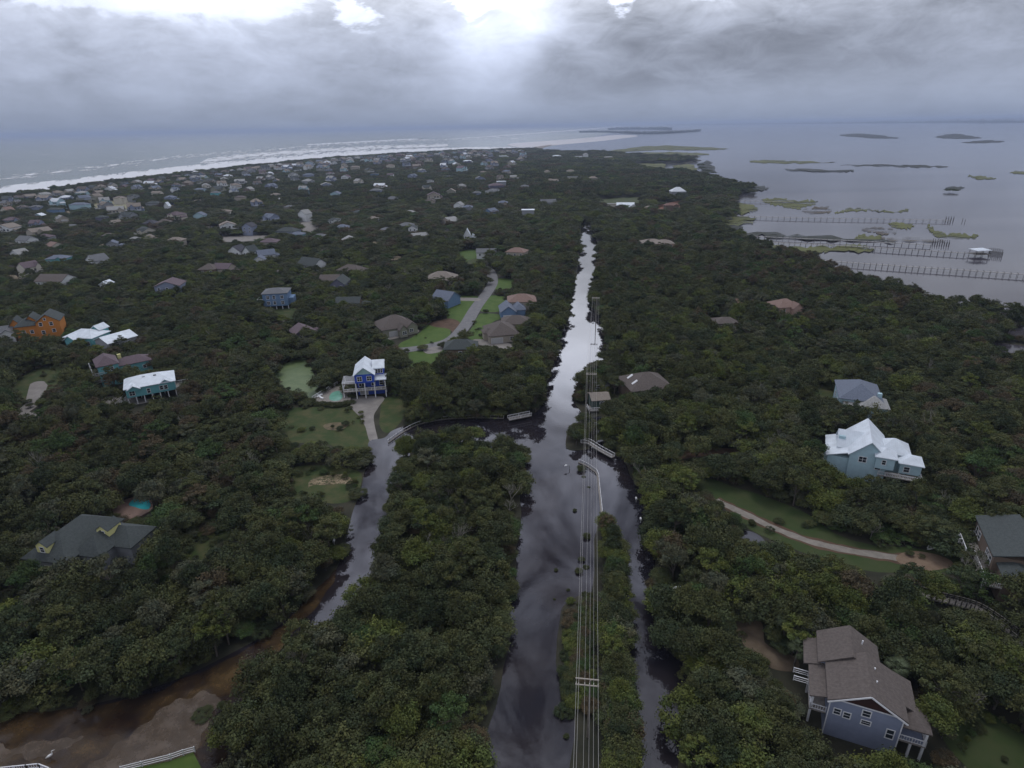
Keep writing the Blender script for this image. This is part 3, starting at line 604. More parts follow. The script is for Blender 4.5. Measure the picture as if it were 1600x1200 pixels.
def house(name, label, loc, rz, blocks, rm, wm, stilts=(), decks=(), rails=(), wins=(), doors=(), front=6.0, side=1.5, group='houses among the trees', pool=None, floor=0.0, category='house', rcol=None):
    """blocks: (x0,y0,x1,y1,z0,z1,roofkind,rise[,roofmat])"""
    e = empty(name, (loc[0], loc[1], floor), rz, label, category, group)
    w = MB(); rf = {}
    for bk in blocks:
        x0, y0, x1, y1, z0, z1, rk, rise = bk[:8]; rmm = bk[8] if len(bk) > 8 else rm
        if z1 > z0: w.box(x0, y0, z0, x1, y1, z1)
        if rk: roof_geom(rf.setdefault(rmm, MB()), x0, y0, x1, y1, z1+.003, rk, rise, wall=w)
    w.build('wall', wallm(wm) if isinstance(wm, str) else wm, e)
    for k, b in rf.items(): b.build('roof', roofm(k), e)
    for s in stilts:
        sb = MB(); sb.bar((s[0], s[1], -.3), (s[0], s[1], s[2]), .3); sb.build('stilt', trim() if len(s) < 4 else wood(), e)
    for d in decks:
        db = MB(); db.box(*d); db.build('deck', wood(), e)
    if rails:
        for rl in rails:
            rb = MB(); rail(rb, rl[0], rl[1], **(rl[2] if len(rl) > 2 else {})); rb.build('railing', trim(), e)
    for wn in wins: window(e, wn[0], wn[1], wn[2], wn[3], wn[4], blocks[wn[5] if len(wn) > 5 else 0][:4])
    for wn in doors: window(e, wn[0], wn[1], wn[2], wn[3], wn[4], blocks[wn[5] if len(wn) > 5 else 0][:4], name='garage_door')
    # keep trees off the footprint and out of the strip in front of it
    c, s = math.cos(rz), math.sin(rz)
    def T(x, y): return (loc[0]+c*x-s*y, loc[1]+s*x+c*y)
    X0 = min(b[0] for b in blocks)-side; X1 = max(b[2] for b in blocks)+side; Y0 = min(b[1] for b in blocks)-side; Y1 = max(b[3] for b in blocks)+side
    fp = [T(X0, Y0), T(X1, Y0), T(X1, Y1), T(X0, Y1)]; clear(fp)
    v = Vector((loc[0], loc[1])).normalized()*front
    clear(fp_shift(fp, -v))
    pp = proj((*T((X0+X1)/2, (Y0+Y1)/2), 5)); 
    if pp: HOUSES.append((label, pp[0], pp[1]))
    return e
def fp_shift(fp, v):
    """hull of the footprint and its copy moved by v"""
    pts = sorted([tuple(p) for p in fp]+[(p[0]+v.x, p[1]+v.y) for p in fp]); 
    def half(P):
        h = []
        for p in P:
            while len(h) > 1 and (h[-1][0]-h[-2][0])*(p[1]-h[-2][1])-(h[-1][1]-h[-2][1])*(p[0]-h[-2][0]) <= 0: h.pop()
            h.append(p)
        return h
    a = half(pts); b = half(pts[::-1]); return a[:-1]+b[:-1]
def fit(pl, pr, z):
    a = at(*pl, z); b = at(*pr, z); d = b-a
    return (a.x, a.y), math.atan2(d.y, d.x), d.length
def grid(x0, x1, n, y, z): return [(x0+(x1-x0)*i/(n-1), y, z) for i in range(n)]

# --- cobalt blue house with white metal roof
loc, rz, w = fit((553.3, 586.7), (583.5, 584.5), 9.0)
house('beach_house', 'cobalt blue three-storey house with white metal roof above its pale driveway', loc, rz,
      [(0, 1.6, w, 11, 5.9, 9.0, 'gy', 2.6), (.3, 3.4, w+3, 11, 0, 5.9, None, 0), (w-.2, 4.5, w+3.2, 11, 5.9, 9.6, 'gx', 1.7), (w+.1, 1.6, w+3.6, 4.4, 6.1, 6.1, 'sf', .8), (0.003, 0, w-.003, 1.6, 5.9, 9.0, 'gy', 2.6)],
      'white', 'cobalt', stilts=[(.1, .1, 5.9), (w*.48, .1, 5.9), (w-.1, .1, 5.9), (w+3.6, .4, 6.0), (-4.3, .3, 6), (-4.3, 7.5, 6), (w+3.6, 4.4, 5.9)],
      decks=[(-4.5, 0, 2.75, w+3.8, 3.35, 2.95), (-4.5, 3.35, 2.752, -.05, 7.8, 2.95), (-4.5, 0, 5.75, -.05, .2, 5.95), (-4.5, 7.6, 5.75, -.05, 7.8, 5.95)],
      rails=[([(-4.4, 7.7), (-4.4, .1), (w+3.7, .1), (w+3.7, 3.3)], 2.95), ([(-4.4, .1), (-.1, .1)], 5.95, dict(h=.8))],
      wins=[('f', .9, 6.7, 1.5, 1.6, 4), ('f', w-2.4, 6.7, 1.5, 1.6, 4), ('f', .5, 7.6, .8, 1.4, 2), ('f', 1.5, 7.6, .8, 1.4, 2), ('f', 2.4, 7.6, .6, 1.4, 2), ('f', .6, 3.4, 1.8, 1.9, 1), ('f', w-1.6, 3.4, 1.2, 1.9, 1), ('f', w+1.2, 3.5, 1.2, 1.6, 1)],
      doors=[('f', .8, .1, 2.6, 2.2, 1)], front=11)
hb = bpy.data.objects['beach_house']
pg = MB()
for i in range(9): pg.box(-4.7, .5+i*.86, 5.96, -.05, .66+i*.86, 6.1)
pg.build('pergola', trim(), hb)
gb = MB(); gb.add([(.25, -.045, 9.15), (w-.25, -.045, 9.15), (w/2, -.045, 11.45)], [(0, 1, 2)]); gb.build('gable_panel', wallm('mint'), hb)
# pool deck beside it
def wf(px, z=0): p = at(*px, z); return (p.x, p.y)
pd = [wf(p) for p in [(489, 626), (528, 603), (545, 605), (548, 628), (535, 631), (505, 631)]]
def slab(name, pts, z0, z1, m, parent=None):
    P = [Vector((p[0], p[1])) for p in pts]; n = len(P); b = MB()
    ar = sum(P[i].x*P[(i+1) % n].y-P[(i+1) % n].x*P[i].y for i in range(n))
    if ar < 0: P.reverse()
    b.add([(p.x, p.y, z0) for p in P]+[(p.x, p.y, z1) for p in P], [tuple(range(n))[::-1], tuple(range(n, 2*n))]+[(i, (i+1) % n, (i+1) % n+n, i+n) for i in range(n)])
    return b.build(name, m, parent)
m_pool = mat('pool water turquoise', (.03, .30, .34), .08, .2, .4, col2=(.06, .42, .44), spec=.5)
m_poolg = mat('pool water green', (.12, .30, .22), .1, .2, .4, col2=(.2, .42, .32), spec=.5)
def pool(label, rim, basin, m, rimm=None, fence=None, z=.5, group='swimming pools'):
    c = wf(rim[0]); e = empty('swimming_pool', (0, 0, 0), 0, label, 'swimming pool', group)
    rp = rough_edge([wf(p) for p in rim], .05, .3, 4); slab('pool_deck', rp, -.1, z, rimm or m_conc, e)
    slab('basin', rough_edge([wf(p) for p in basin], .05, .3, 4), z-.2, z+.02, m, e); clear(rp)
    if fence:
        rb = MB(); rail(rb, [wf(p) for p in fence], z, h=1.1, bal=.4); rb.build('fence', trim(), e)
    return e
pool('pale green pool on a wedge-shaped deck left of the cobalt blue house', [(489, 626), (528, 603), (545, 605), (548, 628), (535, 631), (505, 631)], [(518, 618), (530, 614), (536, 622), (530, 629), (516, 628)], m_poolg, wood(), fence=[(489, 627), (528, 603.5)], z=.8)
pool('turquoise kidney-shaped pool behind the yellow-gabled house', [(172, 800), (190, 786), (215, 778), (232, 780), (240, 795), (226, 806), (205, 815), (188, 812)], [(202, 791), (212, 781), (228, 780), (236, 790), (233, 798), (222, 798), (212, 795)], m_pool, mat('pink patio', (.22, .15, .12), .9, .2, .5))
pool('small pale blue pool at the right end of the white-roofed teal house', [(276, 613), (292, 604), (310, 604), (316, 612), (300, 621), (285, 622)], [(292, 612), (302, 605), (312, 608), (310, 613), (298, 618)], mat('pool water pale', (.30, .50, .52), .1, .1, .4, spec=.5), z=.5)
clear([wf(p) for p in [(488, 628), (548, 630), (548, 640), (490, 640)]])
def lounger(px, label, col):
    x, y = wf(px); e = empty('sun_lounger', (x, y, .8), random.uniform(0, 3), label, 'sun lounger', 'loungers on the pool deck')
    b = MB(); b.box(-.35, -.9, .3, .35, .4, .42); b.bar((0, .4, .36), (0, .95, .8), .7, .1); b.build('cushion', mat('lounger white', (.7, .7, .7), .8), e)
    f = MB()
    for i in (-.3, .3):
        for j in (-.8, .3): f.bar((i, j, 0), (i, j, .3), .06)
    f.bar((-.3, -.85, .27), (-.3, .4, .27), .07); f.bar((.3, -.85, .27), (.3, .4, .27), .07); f.bar((-.33, -.8, .27), (.33, -.8, .27), .06)
    f.build('frame', trim(), e)
for p, l in (((497, 624), 'white lounger at the sharp tip of the pool deck'), ((501, 621.5), 'white lounger by the deck fence, second from the tip'), ((503, 626), 'white lounger at the hedge edge of the pool deck')): lounger(p, l, None)

# --- teal house on stilts, white roof
loc, rz, w = fit((195, 609), (272, 595), 6.0)
house('stilt_house', 'teal house on white stilts with a long white metal roof', loc, rz,
      [(0, 0, w, 11, 2.7, 6.0, 'hip', 2.6), (1.0, -.9, 4.2, 3, 5.2, 6.0, 'gy', 1.0), (w-4.5, -.003, w-1.2, 3, 5.9, 6.0, 'gy', 1.1)], 'white', 'teal',
      stilts=[(x, .2, 2.7) for x in np.linspace(.2, w-.2, 7)]+[(x, 5.5, 2.7) for x in np.linspace(.2, w-.2, 5)]+[(w+4, .3, 2.7), (w+4, 6, 2.7)],
      decks=[(w+.05, .2, 2.5, w+4.2, 6.2, 2.7)], rails=[([(w+.1, .3), (w+4.1, .3), (w+4.1, 6.1), (w+.1, 6.1)], 2.7)],
      wins=[('f', 1.0, 3.4, 1.6, 1.5), ('f', w*.42, 3.3, .9, 1.6), ('f', w*.68, 3.6, 1.0, 1.4), ('f', w*.68+1.4, 3.6, 1.0, 1.4), ('r', 3, 3.4, 1.8, 1.6)], front=15)
sh_ = bpy.data.objects['stilt_house']; stairs(sh_, (-4.0, -1.0, 0), (-.2, 2, 2.7), 1.6)
for i, (xx, yy) in enumerate(((w*.37, 6.6), (w*.6, 6.3))):
    sk = MB(); sk.box(xx, yy-2.5, 7.6, xx+.9, yy-1.7, 8.15); sk.build('skylight', glass(), sh_)
# --- teal house with plum hip roofs
loc, rz, w = fit((152, 574), (184, 567.5), 8.6)
house('stilt_house', 'teal house with dark purple-grey hip roofs behind the white-roofed teal one', loc, rz,
      [(0, 0, w, 10, .5, 8.6, 'hip', 3.0), (w, 3, w+11, 10, .5, 6.4, 'hip', 2.2)], 'plum', 'teal',
      rails=[([(-2, 8), (-2, -.2), (1.6, -.2)], 5.4), ([(-2, 8), (-2, -.2), (1.6, -.2)], 2.7)], decks=[(-2.1, -.3, 5.2, -.05, 8.1, 5.4), (-2.1, -.3, 2.5, -.05, 8.1, 2.7)],
      stilts=[(-2, -.2, 8.4), (-2, 8, 8.4), (-2, 4, 8.4)], wins=[('f', w*.6, 6.4, .9, 1.2), ('f', w*.6, 3.2, .9, 1.4), ('f', 3, 3.8, 1, 1.2, 1), ('f', 8, 3.8, 1, 1.2, 1), ('l', 3, 6, 1.5, 1.6), ('l', 6.5, 6, 1.2, 1.6)], front=5)
o_ = MB(); o_.box(w+1, 9, 6.6, w+2.2, 10, 9.2); o_.build('chimney', wallm('yellow'), bpy.data.objects['stilt_house.001'])
# --- pair of white roofs
loc, rz, w = fit((100, 527), (143, 529), 6.5)
house('metal_roof_house', 'teal house with ragged white hip roofs right of the orange house', loc, rz, [(0, 0, w, 10, 1, 6.5, 'hip', 2.6), (w*.55, 7, w*.85, 12, 1, 8.2, 'gy', 1.6), (w*.15, -2, w*.5, 3, 1, 6.2, 'gy', 1.6)], 'white', 'teal',
      wins=[('f', 2, 3.5, 1.2, 1.4), ('f', w-3, 3.5, 1.4, 1.4)], front=0, side=.5)
loc, rz, w = fit((169, 537), (213, 524.5), 6.5)
house('metal_roof_house', 'grey-white house under one broad white gable roof', loc, rz, [(0, 0, w, 10.5, 1, 6.5, 'gx', 1.9)], 'white', 'grey', wins=[('f', 3, 4, 1.2, 1.4), ('f', w-4, 4, 1.2, 1.4)], front=0, side=.5)
# --- orange house
loc, rz, w = fit((23, 512), (57, 508), 8.0)
house('apartment_house', 'bright orange gabled house with dark roofs near the left edge', loc, rz, [(0, 0, w, 9, .5, 8.0, 'hip', 3.0), (w, -1, w+9, 10, .5, 9.3, 'gy', 3.2), (w-5, 3, w, 11, .5, 9.2, 'gy', 2.6), (-3, 5, 1, 12, .5, 8, 'gy', 2.6)], 'slate', 'orange',
      wins=[('f', 1.2, 7.6, 1.2, 1.5, 1), ('f', 5.2, 7.4, 1.2, 1.5, 1), ('f', 1.4, 3.8, 1.2, 1.5, 1), ('f', 5.5, 4.2, 1.2, 1.4, 1), ('f', w-3, 4.5, 1.2, 1.4), ('f', w-6, 4.5, 1.2, 1.4), ('f', 3.4, 10, .8, 1.0, 1)], front=9)
loc, rz, w = fit((-12, 524), (18, 520), 5.5)
house('beach_house', 'white and grey house cut by the left edge below the orange house', loc, rz, [(0, 0, w, 9, 1.5, 5.5, 'gx', 2.4), (w-4, -1.5, w+1, 3, 1.5, 5.6, 'gy', 1.8)], 'grey', 'white', stilts=[(x, -2, 4.5) for x in (2, 5, w-1)], decks=[(1, -2.2, 2.3, w-4.2, -.05, 2.5)], rails=[([(1, -2.1), (w-4.3, -2.1)], 2.5)], wins=[('f', 2, 3.2, 1.3, 1.4), ('f', 1.2, 3.4, 1.2, 1.2, 1)], front=5)
# --- grey roof with yellow dormers
loc, rz, w = fit((38, 872), (103, 880), 5.5)
q = at(186, 812, 5.5); ax = Vector((math.cos(rz), math.sin(rz))); ay = Vector((-ax.y, ax.x)); dv = Vector((q.x-loc[0], q.y-loc[1])); dep = max(10, min(24, dv.dot(ay)))
house('dormer_house', 'grey-roofed house with pale yellow dormer gables beside the turquoise pool', loc, rz, [(0, 0, w, dep, .3, 5.5, 'hip', 4.2), (w-1, 3.2, w+5, dep-2, .3, 5.2, 'hip', 3.2), (w-2, dep-8, w+9, dep-1, .3, 5.0, 'hip', 2.8)], 'slate', 'grey',
      stilts=[(w+.2, -2, 4.6), (w-3, -2, 4.6)], decks=[(w-5, -2.3, 2.2, w+.4, -.05, 2.4)], rails=[([(w-5, -2.2), (w+.3, -2.2), (w+.3, -.1)], 2.4)], wins=[('f', 1.5, 2.6, 1.3, 1.5), ('f', 4.5, 2.6, 1.3, 1.5)], front=4)
dh = bpy.data.objects['dormer_house']
for (dx, dy, dw, dl) in ((w*.28, .9, 2.8, 3.6), (w*1.1, dep-7.5, 2.8, 3.6)):
    d = MB(); zt = 8.4; d.box(dx, dy, 5.6, dx+dw, dy+dl, zt); d.add([(dx, dy, zt), (dx+dw, dy, zt), (dx+dw/2, dy, zt+1.1), (dx, dy+dl, zt), (dx+dw, dy+dl, zt), (dx+dw/2, dy+dl, zt+1.1)], [(0, 1, 2), (5, 4, 3)])
    do = d.build('dormer', wallm('yellow'), dh)
    t = MB(); roof_geom(t, dx, dy, dx+dw, dy+dl, zt+.01, 'gy', 1.1, ov=.2, t=.12); t.build('dormer_roof', roofm('slate'), do); window(do, 'f', .95, zt-1.5, .9, 1.2, (dx, dy, dx+dw, dy+dl))
# --- white metal roofed pale house on the right
loc, rz, w = fit((1306, 705), (1398, 707), 7.2); rz = R(-25)
house('metal_roof_house', 'pale blue house with a many-gabled white metal roof', loc, rz,
      [(3.4, 0, w*.80, 14.5, 0, 7.4, 'gy', 4.0), (.8, 4, w*.5, 10.5, 0, 7.2, 'gx', 3.2), (-1.6, .8, 3.4, 12.0, 0, 5.4, 'sl', 1.9), (w*.7, 5.5, w+2.6, 12.5, 0, 6.6, 'hip', 3.0), (w*.62, -1.2, w*.62+4.2, 3, 5.0, 8.3, 'hip', 1.9), (w+.4, 2.2, w+5.2, 7.2, 3.0, 5.9, 'hip', 1.6)],
      'white', 'paleblue', stilts=[(w+.6, 2.4, 3), (w+5.1, 2.4, 3), (-5.8, .5, 2.6), (-5.8, 4, 2.6)], decks=[(w*.7, -.6, 2.6, w+5.4, 2.15, 2.8), (-6.0, .3, 2.5, -2.05, 4.2, 2.7)],
      rails=[([(w*.7, -.5), (w+5.3, -.5), (w+5.3, 2.1)], 2.8), ([(-2.1, .4), (-5.9, .4), (-5.9, 4.1), (-2.1, 4.1)], 2.7, dict(bal=None))],
      wins=[('f', 2.2, 5.4, 1.7, 1.5), ('f', 1.4, 6.3, .8, 1.2, 4), ('f', 1.0, 3.6, 1.2, 1.4, 5), ('l', 5, 3, 1.4, 1.6, 2), ('f', 6.2, 4.0, 1.2, 1.5)], front=5, side=2)
mh = bpy.data.objects['metal_roof_house.002']; stairs(mh, (-10.5, 1.2, 0), (-6.0, 1.2, 2.6), 1.6)
dm = MB(); dm.box(.6, 5.2, 8.4, 2.2, 6.0, 9.4); dm.build('dormer', wallm('paleblue'), mh)
# --- blue grey hip roof behind it
loc, rz, w = fit((1313, 622), (1372, 622), 6.8); rz = R(-22)
house('hip_roof_house', 'wide blue-grey hip-roofed house behind the white metal-roofed one', loc, rz, [(0, 0, w, 15, 0, 6.8, 'hip', 3.6), (w*.5, -2.5, w+1.5, 5, 0, 6.0, 'hip', 2.4, 'lightgrey'), (1.5, -2.5, w*.5, 1, 0, 5.2, 'sf', .9, 'lightgrey'), (w-1.2, 2.5, w+.0, 3.7, 5, 8.8, None, 0)], 'bluegrey', 'paleblue', wins=[('l', 3, 3, 1.5, 1.6), ('l', 9, 3, 1.5, 1.6), ('f', 6, 3, 1.2, 1.4, 1)], front=2)
# --- grey blue house with brown roof, lower right
pb = (1396, 1179); ptp = (1413.5, 1123.5); best = min((((at(*ptp, z).xy-at(*pb, .2).xy).length, z) for z in np.arange(3, 12, .05))); ze = best[1]
loc, rz, w = fit((1299, 1090), (1413.5, 1123.3), ze)
print('brown roof house eave', ze, 'width', w)
def gable_dark(e, x0, x1, y, z, rise):
    b = MB(); xm = (x0+x1)/2; b.add([(x0+.9, y, z+.12), (x1-.3, y, z+.05), (xm, y, z+rise-.25)], [(0, 1, 2)]); b.build('gable_panel', mat('dark red gable', (.04, .018, .015), .9), e)
house('gable_house', 'blue-grey sided house with broad brown gable roof in the lower right corner', loc, rz,
      [(0, 0, w, 7.8, 0, ze, 'gy', 2.7), (-1.0, 7.5, w-2.4, 13.6, 0, ze-.3, 'gy', 2.6), (-2.2, 1.4, .05, 7.4, ze-1.9, ze-1.9, 'sl', .9), (-2.9, 7.8, -1.0, 12.6, ze-1.9, ze-1.9, 'sl', .9), (w+.01, .6, w+3.4, 4.8, 3.1, 3.4, None, 0), (w, 3.4, w+1.8, 8.5, 0, ze-1.4, 'sr', 1.2)],
      'brown', 'bluegrey', stilts=[(w+3.4, .5, 5.6), (w+1.8, .5, 3), (w+3.4, 4.8, 5.6), (-2.1, 1.5, ze-2), (-2.1, 7.2, ze-2)],
      decks=[(w+.05, .3, 2.9, w+3.7, 5.0, 3.1), (-2.4, .9, 3.2, -.05, 7.4, 3.4)],
      rails=[([(w+.1, .4), (w+3.6, .4), (w+3.6, 4.9)], 3.1), ([(-.1, 1.0), (-2.3, 1.0), (-2.3, 7.3)], 3.4), ([(-2.4, 7.3), (-4.6, 7.3)], 3.4, dict(bal=None)), ([(-2.4, 5.6), (-4.6, 5.6)], 3.4, dict(bal=None))],
      wins=[('f', w*.46, ze-1.7, 1.0, 1.1), ('f', w*.08, ze-2.9, .85, 1.05), ('f', w*.22, ze-3.1, .85, 1.05), ('f', w*.475, ze-3.3, 1.15, .75), ('f', w-1.6, ze-4.6, .9, 1.7)], front=5.5, side=1.2)
gh = bpy.data.objects['gable_house']; gable_dark(gh, 0, w, -.03, ze, 2.7)
pr = MB(); roof_geom(pr, w+.4, .6, w+3.6, 4.8, 5.7, 'hip', 1.1, ov=.35); pr.build('porch_roof', roofm('brown'), gh)
bt = MB(); bt.bar((-.45, -.56, ze-.45), (w/2, -.56, ze+2.7+.05), .14, .22); bt.bar((w+.45, -.56, ze-.45), (w/2, -.56, ze+2.7+.05), .14, .22); bt.bar((0, -.07, ze-.02), (w, -.07, ze-.02), .1, .16); bt.bar((0, -.06, .2), (0, -.06, ze), .14); bt.bar((w, -.06, .2), (w, -.06, ze), .14); bt.build('fascia', trim(), gh)
for (xx, yy) in ((w*.62, 3.2), (w*.62, 5.8), (w*.48, 10.5)):
    vp = MB(); rr = ze+2.7*(1-abs(xx-w/2)/(w/2)); vp.tube([(xx, yy, rr-.2), (xx, yy, rr+.5)], .12, 8); vp.build('vent_pipe', trim(), gh)
# --- grey house at the right edge: its left side faces us
loc, rz, w = fit((1528, 809), (1555, 869), 7.5)
house('gable_house', 'grey house with white balconies cut by the right edge above the boardwalk', loc, rz,
      [(0, 0, w, 6.5, 0, 7.5, 'sf', 2.2), (.8, 6.5, w+5, 16, 0, 8.8, 'gx', 2.8), (w-2, 1, w+4, 6.4, 0, 6, 'hip', 1.2)], 'slate', 'brown',
      stilts=[(w*.2, -3, 3.6), (w*.6, -3, 3.6), (w+3, -1.5, 3.6)], decks=[(1, -3.2, 3.4, w*.62, -.05, 3.6), (w*.62+.05, -1.8, 3.42, w+5, .9, 3.6)],
      rails=[([(1, -.1), (1, -3.1), (w*.62, -3.1)], 3.6), ([(w*.64, -1.7), (w+4.9, -1.7), (w+4.9, .8)], 3.6)],
      wins=[('f', 1.2, 4.6, 1.2, 1.6), ('f', 3.2, 4.6, 1.2, 1.6), ('f', w-4.6, 4.4, 1.5, 1.8), ('f', w-2.4, 4.4, 1.2, 1.8), ('f', 1.2, 1.2, 1.2, 1.4)], front=2.5, side=.5)
g2 = bpy.data.objects['gable_house.001']; stairs(g2, (w*.3, -8.6, 0), (w*.3, -3.2, 3.5), 1.5)
# --- brown hip roof by the canal
loc, rz, w = fit((988, 612), (1051, 606), 5.5)
house('hip_roof_house', 'low brown hip-roofed house among trees right of the power line', loc, rz, [(0, 0, w, 13, 0, 5.5, 'hip', 4.0)], 'brown', 'brown', front=3)
h3 = bpy.data.objects['hip_roof_house.001']
for (xx, yy, zz) in ((2.2, 3.2, 7.3), (2.4, 8.0, 7.5)):
    sk = MB(); sk.add([(xx-1, yy, zz-.9), (xx+.8, yy, zz+.35), (xx+.8, yy+1, zz+.35), (xx-1, yy+1, zz-.9), (xx-1, yy, zz-.6), (xx+.8, yy, zz+.65), (xx+.8, yy+1, zz+.65), (xx-1, yy+1, zz-.6)], [(3, 2, 1, 0), (4, 5, 6, 7), (0, 1, 5, 4), (1, 2, 6, 5), (2, 3, 7, 6), (3, 0, 4, 7)]); sk.build('skylight', trim(), h3)
loc, rz, w = fit((919, 626), (952, 624), 4.0)
house('boathouse', 'dark green boathouse with tan roof and red deck at the canal edge', loc, rz, [(1.5, 0, w, 6, .6, 4.0, 'gx', 1.1)], 'tan', 'darkgreen', stilts=[(.2, -1.5, 1.4, 1), (w, -1.5, 1.4, 1)], wins=[('f', 2.6, 1.9, 1.5, 1.3)],
      rails=[([(.1, -1.4), (w+.2, -1.4)], .9), ([(.1, -1.4), (.1, 1.6)], .9)], decks=[(0, -1.6, .7, w+.3, -.05, .9), (0, -.045, .702, 1.45, 2.6, .9)], front=7, group='buildings by the canal', category='boathouse')
# --- light blue house
loc, rz, w = fit((409, 460), (448, 458), 8.5)
house('stilt_house', 'light blue two-storey house with flat grey hip roof', loc, rz, [(0, 0, w, 11, 1.8, 8.5, 'hip', 2.0), (w, 2, w+2.5, 9, 2, 5.5, None, 0)], 'grey', 'blue', stilts=[(x, .2, 1.8) for x in np.linspace(.2, w-.2, 5)]+[(-2.8, .2, 5), (-2.8, 5, 5)], decks=[(-3, 0, 4.6, -.05, 6, 4.8)], rails=[([(-2.9, 6), (-2.9, .1), (-.1, .1)], 4.8)],
      wins=[('f', 2, 5.8, 1.4, 1.6), ('f', 5.2, 5.8, 1.2, 1.6), ('f', w-3.5, 5.8, 1.4, 1.6), ('f', 2, 2.8, 1.4, 1.6), ('f', w-3.5, 2.8, 1.4, 1.6), ('f', 5.2, 2.8, 1.2, 1.6)], front=10)
# --- olive house by the road
loc, rz, w = fit((604, 519), (652, 511), 3.6)
house('bungalow', 'olive bungalow with a sprawling brown hip roof left of the curving road', loc, rz, [(-1, 3, w, 17, 0, 3.6, 'hip', 4.6), (w*.42, -.5, w*.66, 4, 0, 3.6, 'gy', 2.0), (w*.72, 2, w+.8, 9, 0, 3.7, 'gy', 2.0)], 'brown', 'olive', wins=[('f', w*.24*.35, 1.2, 1.8, 1.5, 1), ('f', 1, 1.2, 1.6, 1.4, 2)], doors=[('f', 3.2, .1, 4.5, 2.3)], front=11)
loc, rz, w = fit((765, 526), (811, 522), 3.4)
house('bungalow', 'brown-roofed bungalow with a white garage door right of the road', loc, rz, [(0, 0, w, 15, 0, 3.4, 'hip', 4.3), (-1.5, 5, 3, 10, 0, 3.3, 'hip', 1.8)], 'brown', 'tan', doors=[('f', .8, .1, 5.0, 2.3)], wins=[('f', w-4, 1, 1.8, 1.4)], front=9)
loc, rz, w = fit((783, 488), (806, 487), 4.2)
house('bungalow', 'small blue-sided house with a grey gable just right of the road', loc, rz, [(0, 0, w, 12, 0, 4.2, 'gy', 2.6), (w-1, 3, w+5, 13, 0, 4, 'hip', 2.6)], 'bluegrey', 'blue', doors=[('f', 1.2, .1, 4.2, 2.4)], front=9)
loc, rz, w = fit((674, 466), (700, 470), 4.2)
house('bungalow', 'blue-grey gabled house at the corner of the bright lawn', loc, rz, [(0, 0, w, 11, 0, 4.2, 'gx', 3.4)], 'bluegrey', 'blue', wins=[('f', 3, 1.5, 1.4, 1.4), ('f', w-4, 1.5, 1.4, 1.4)], front=6)

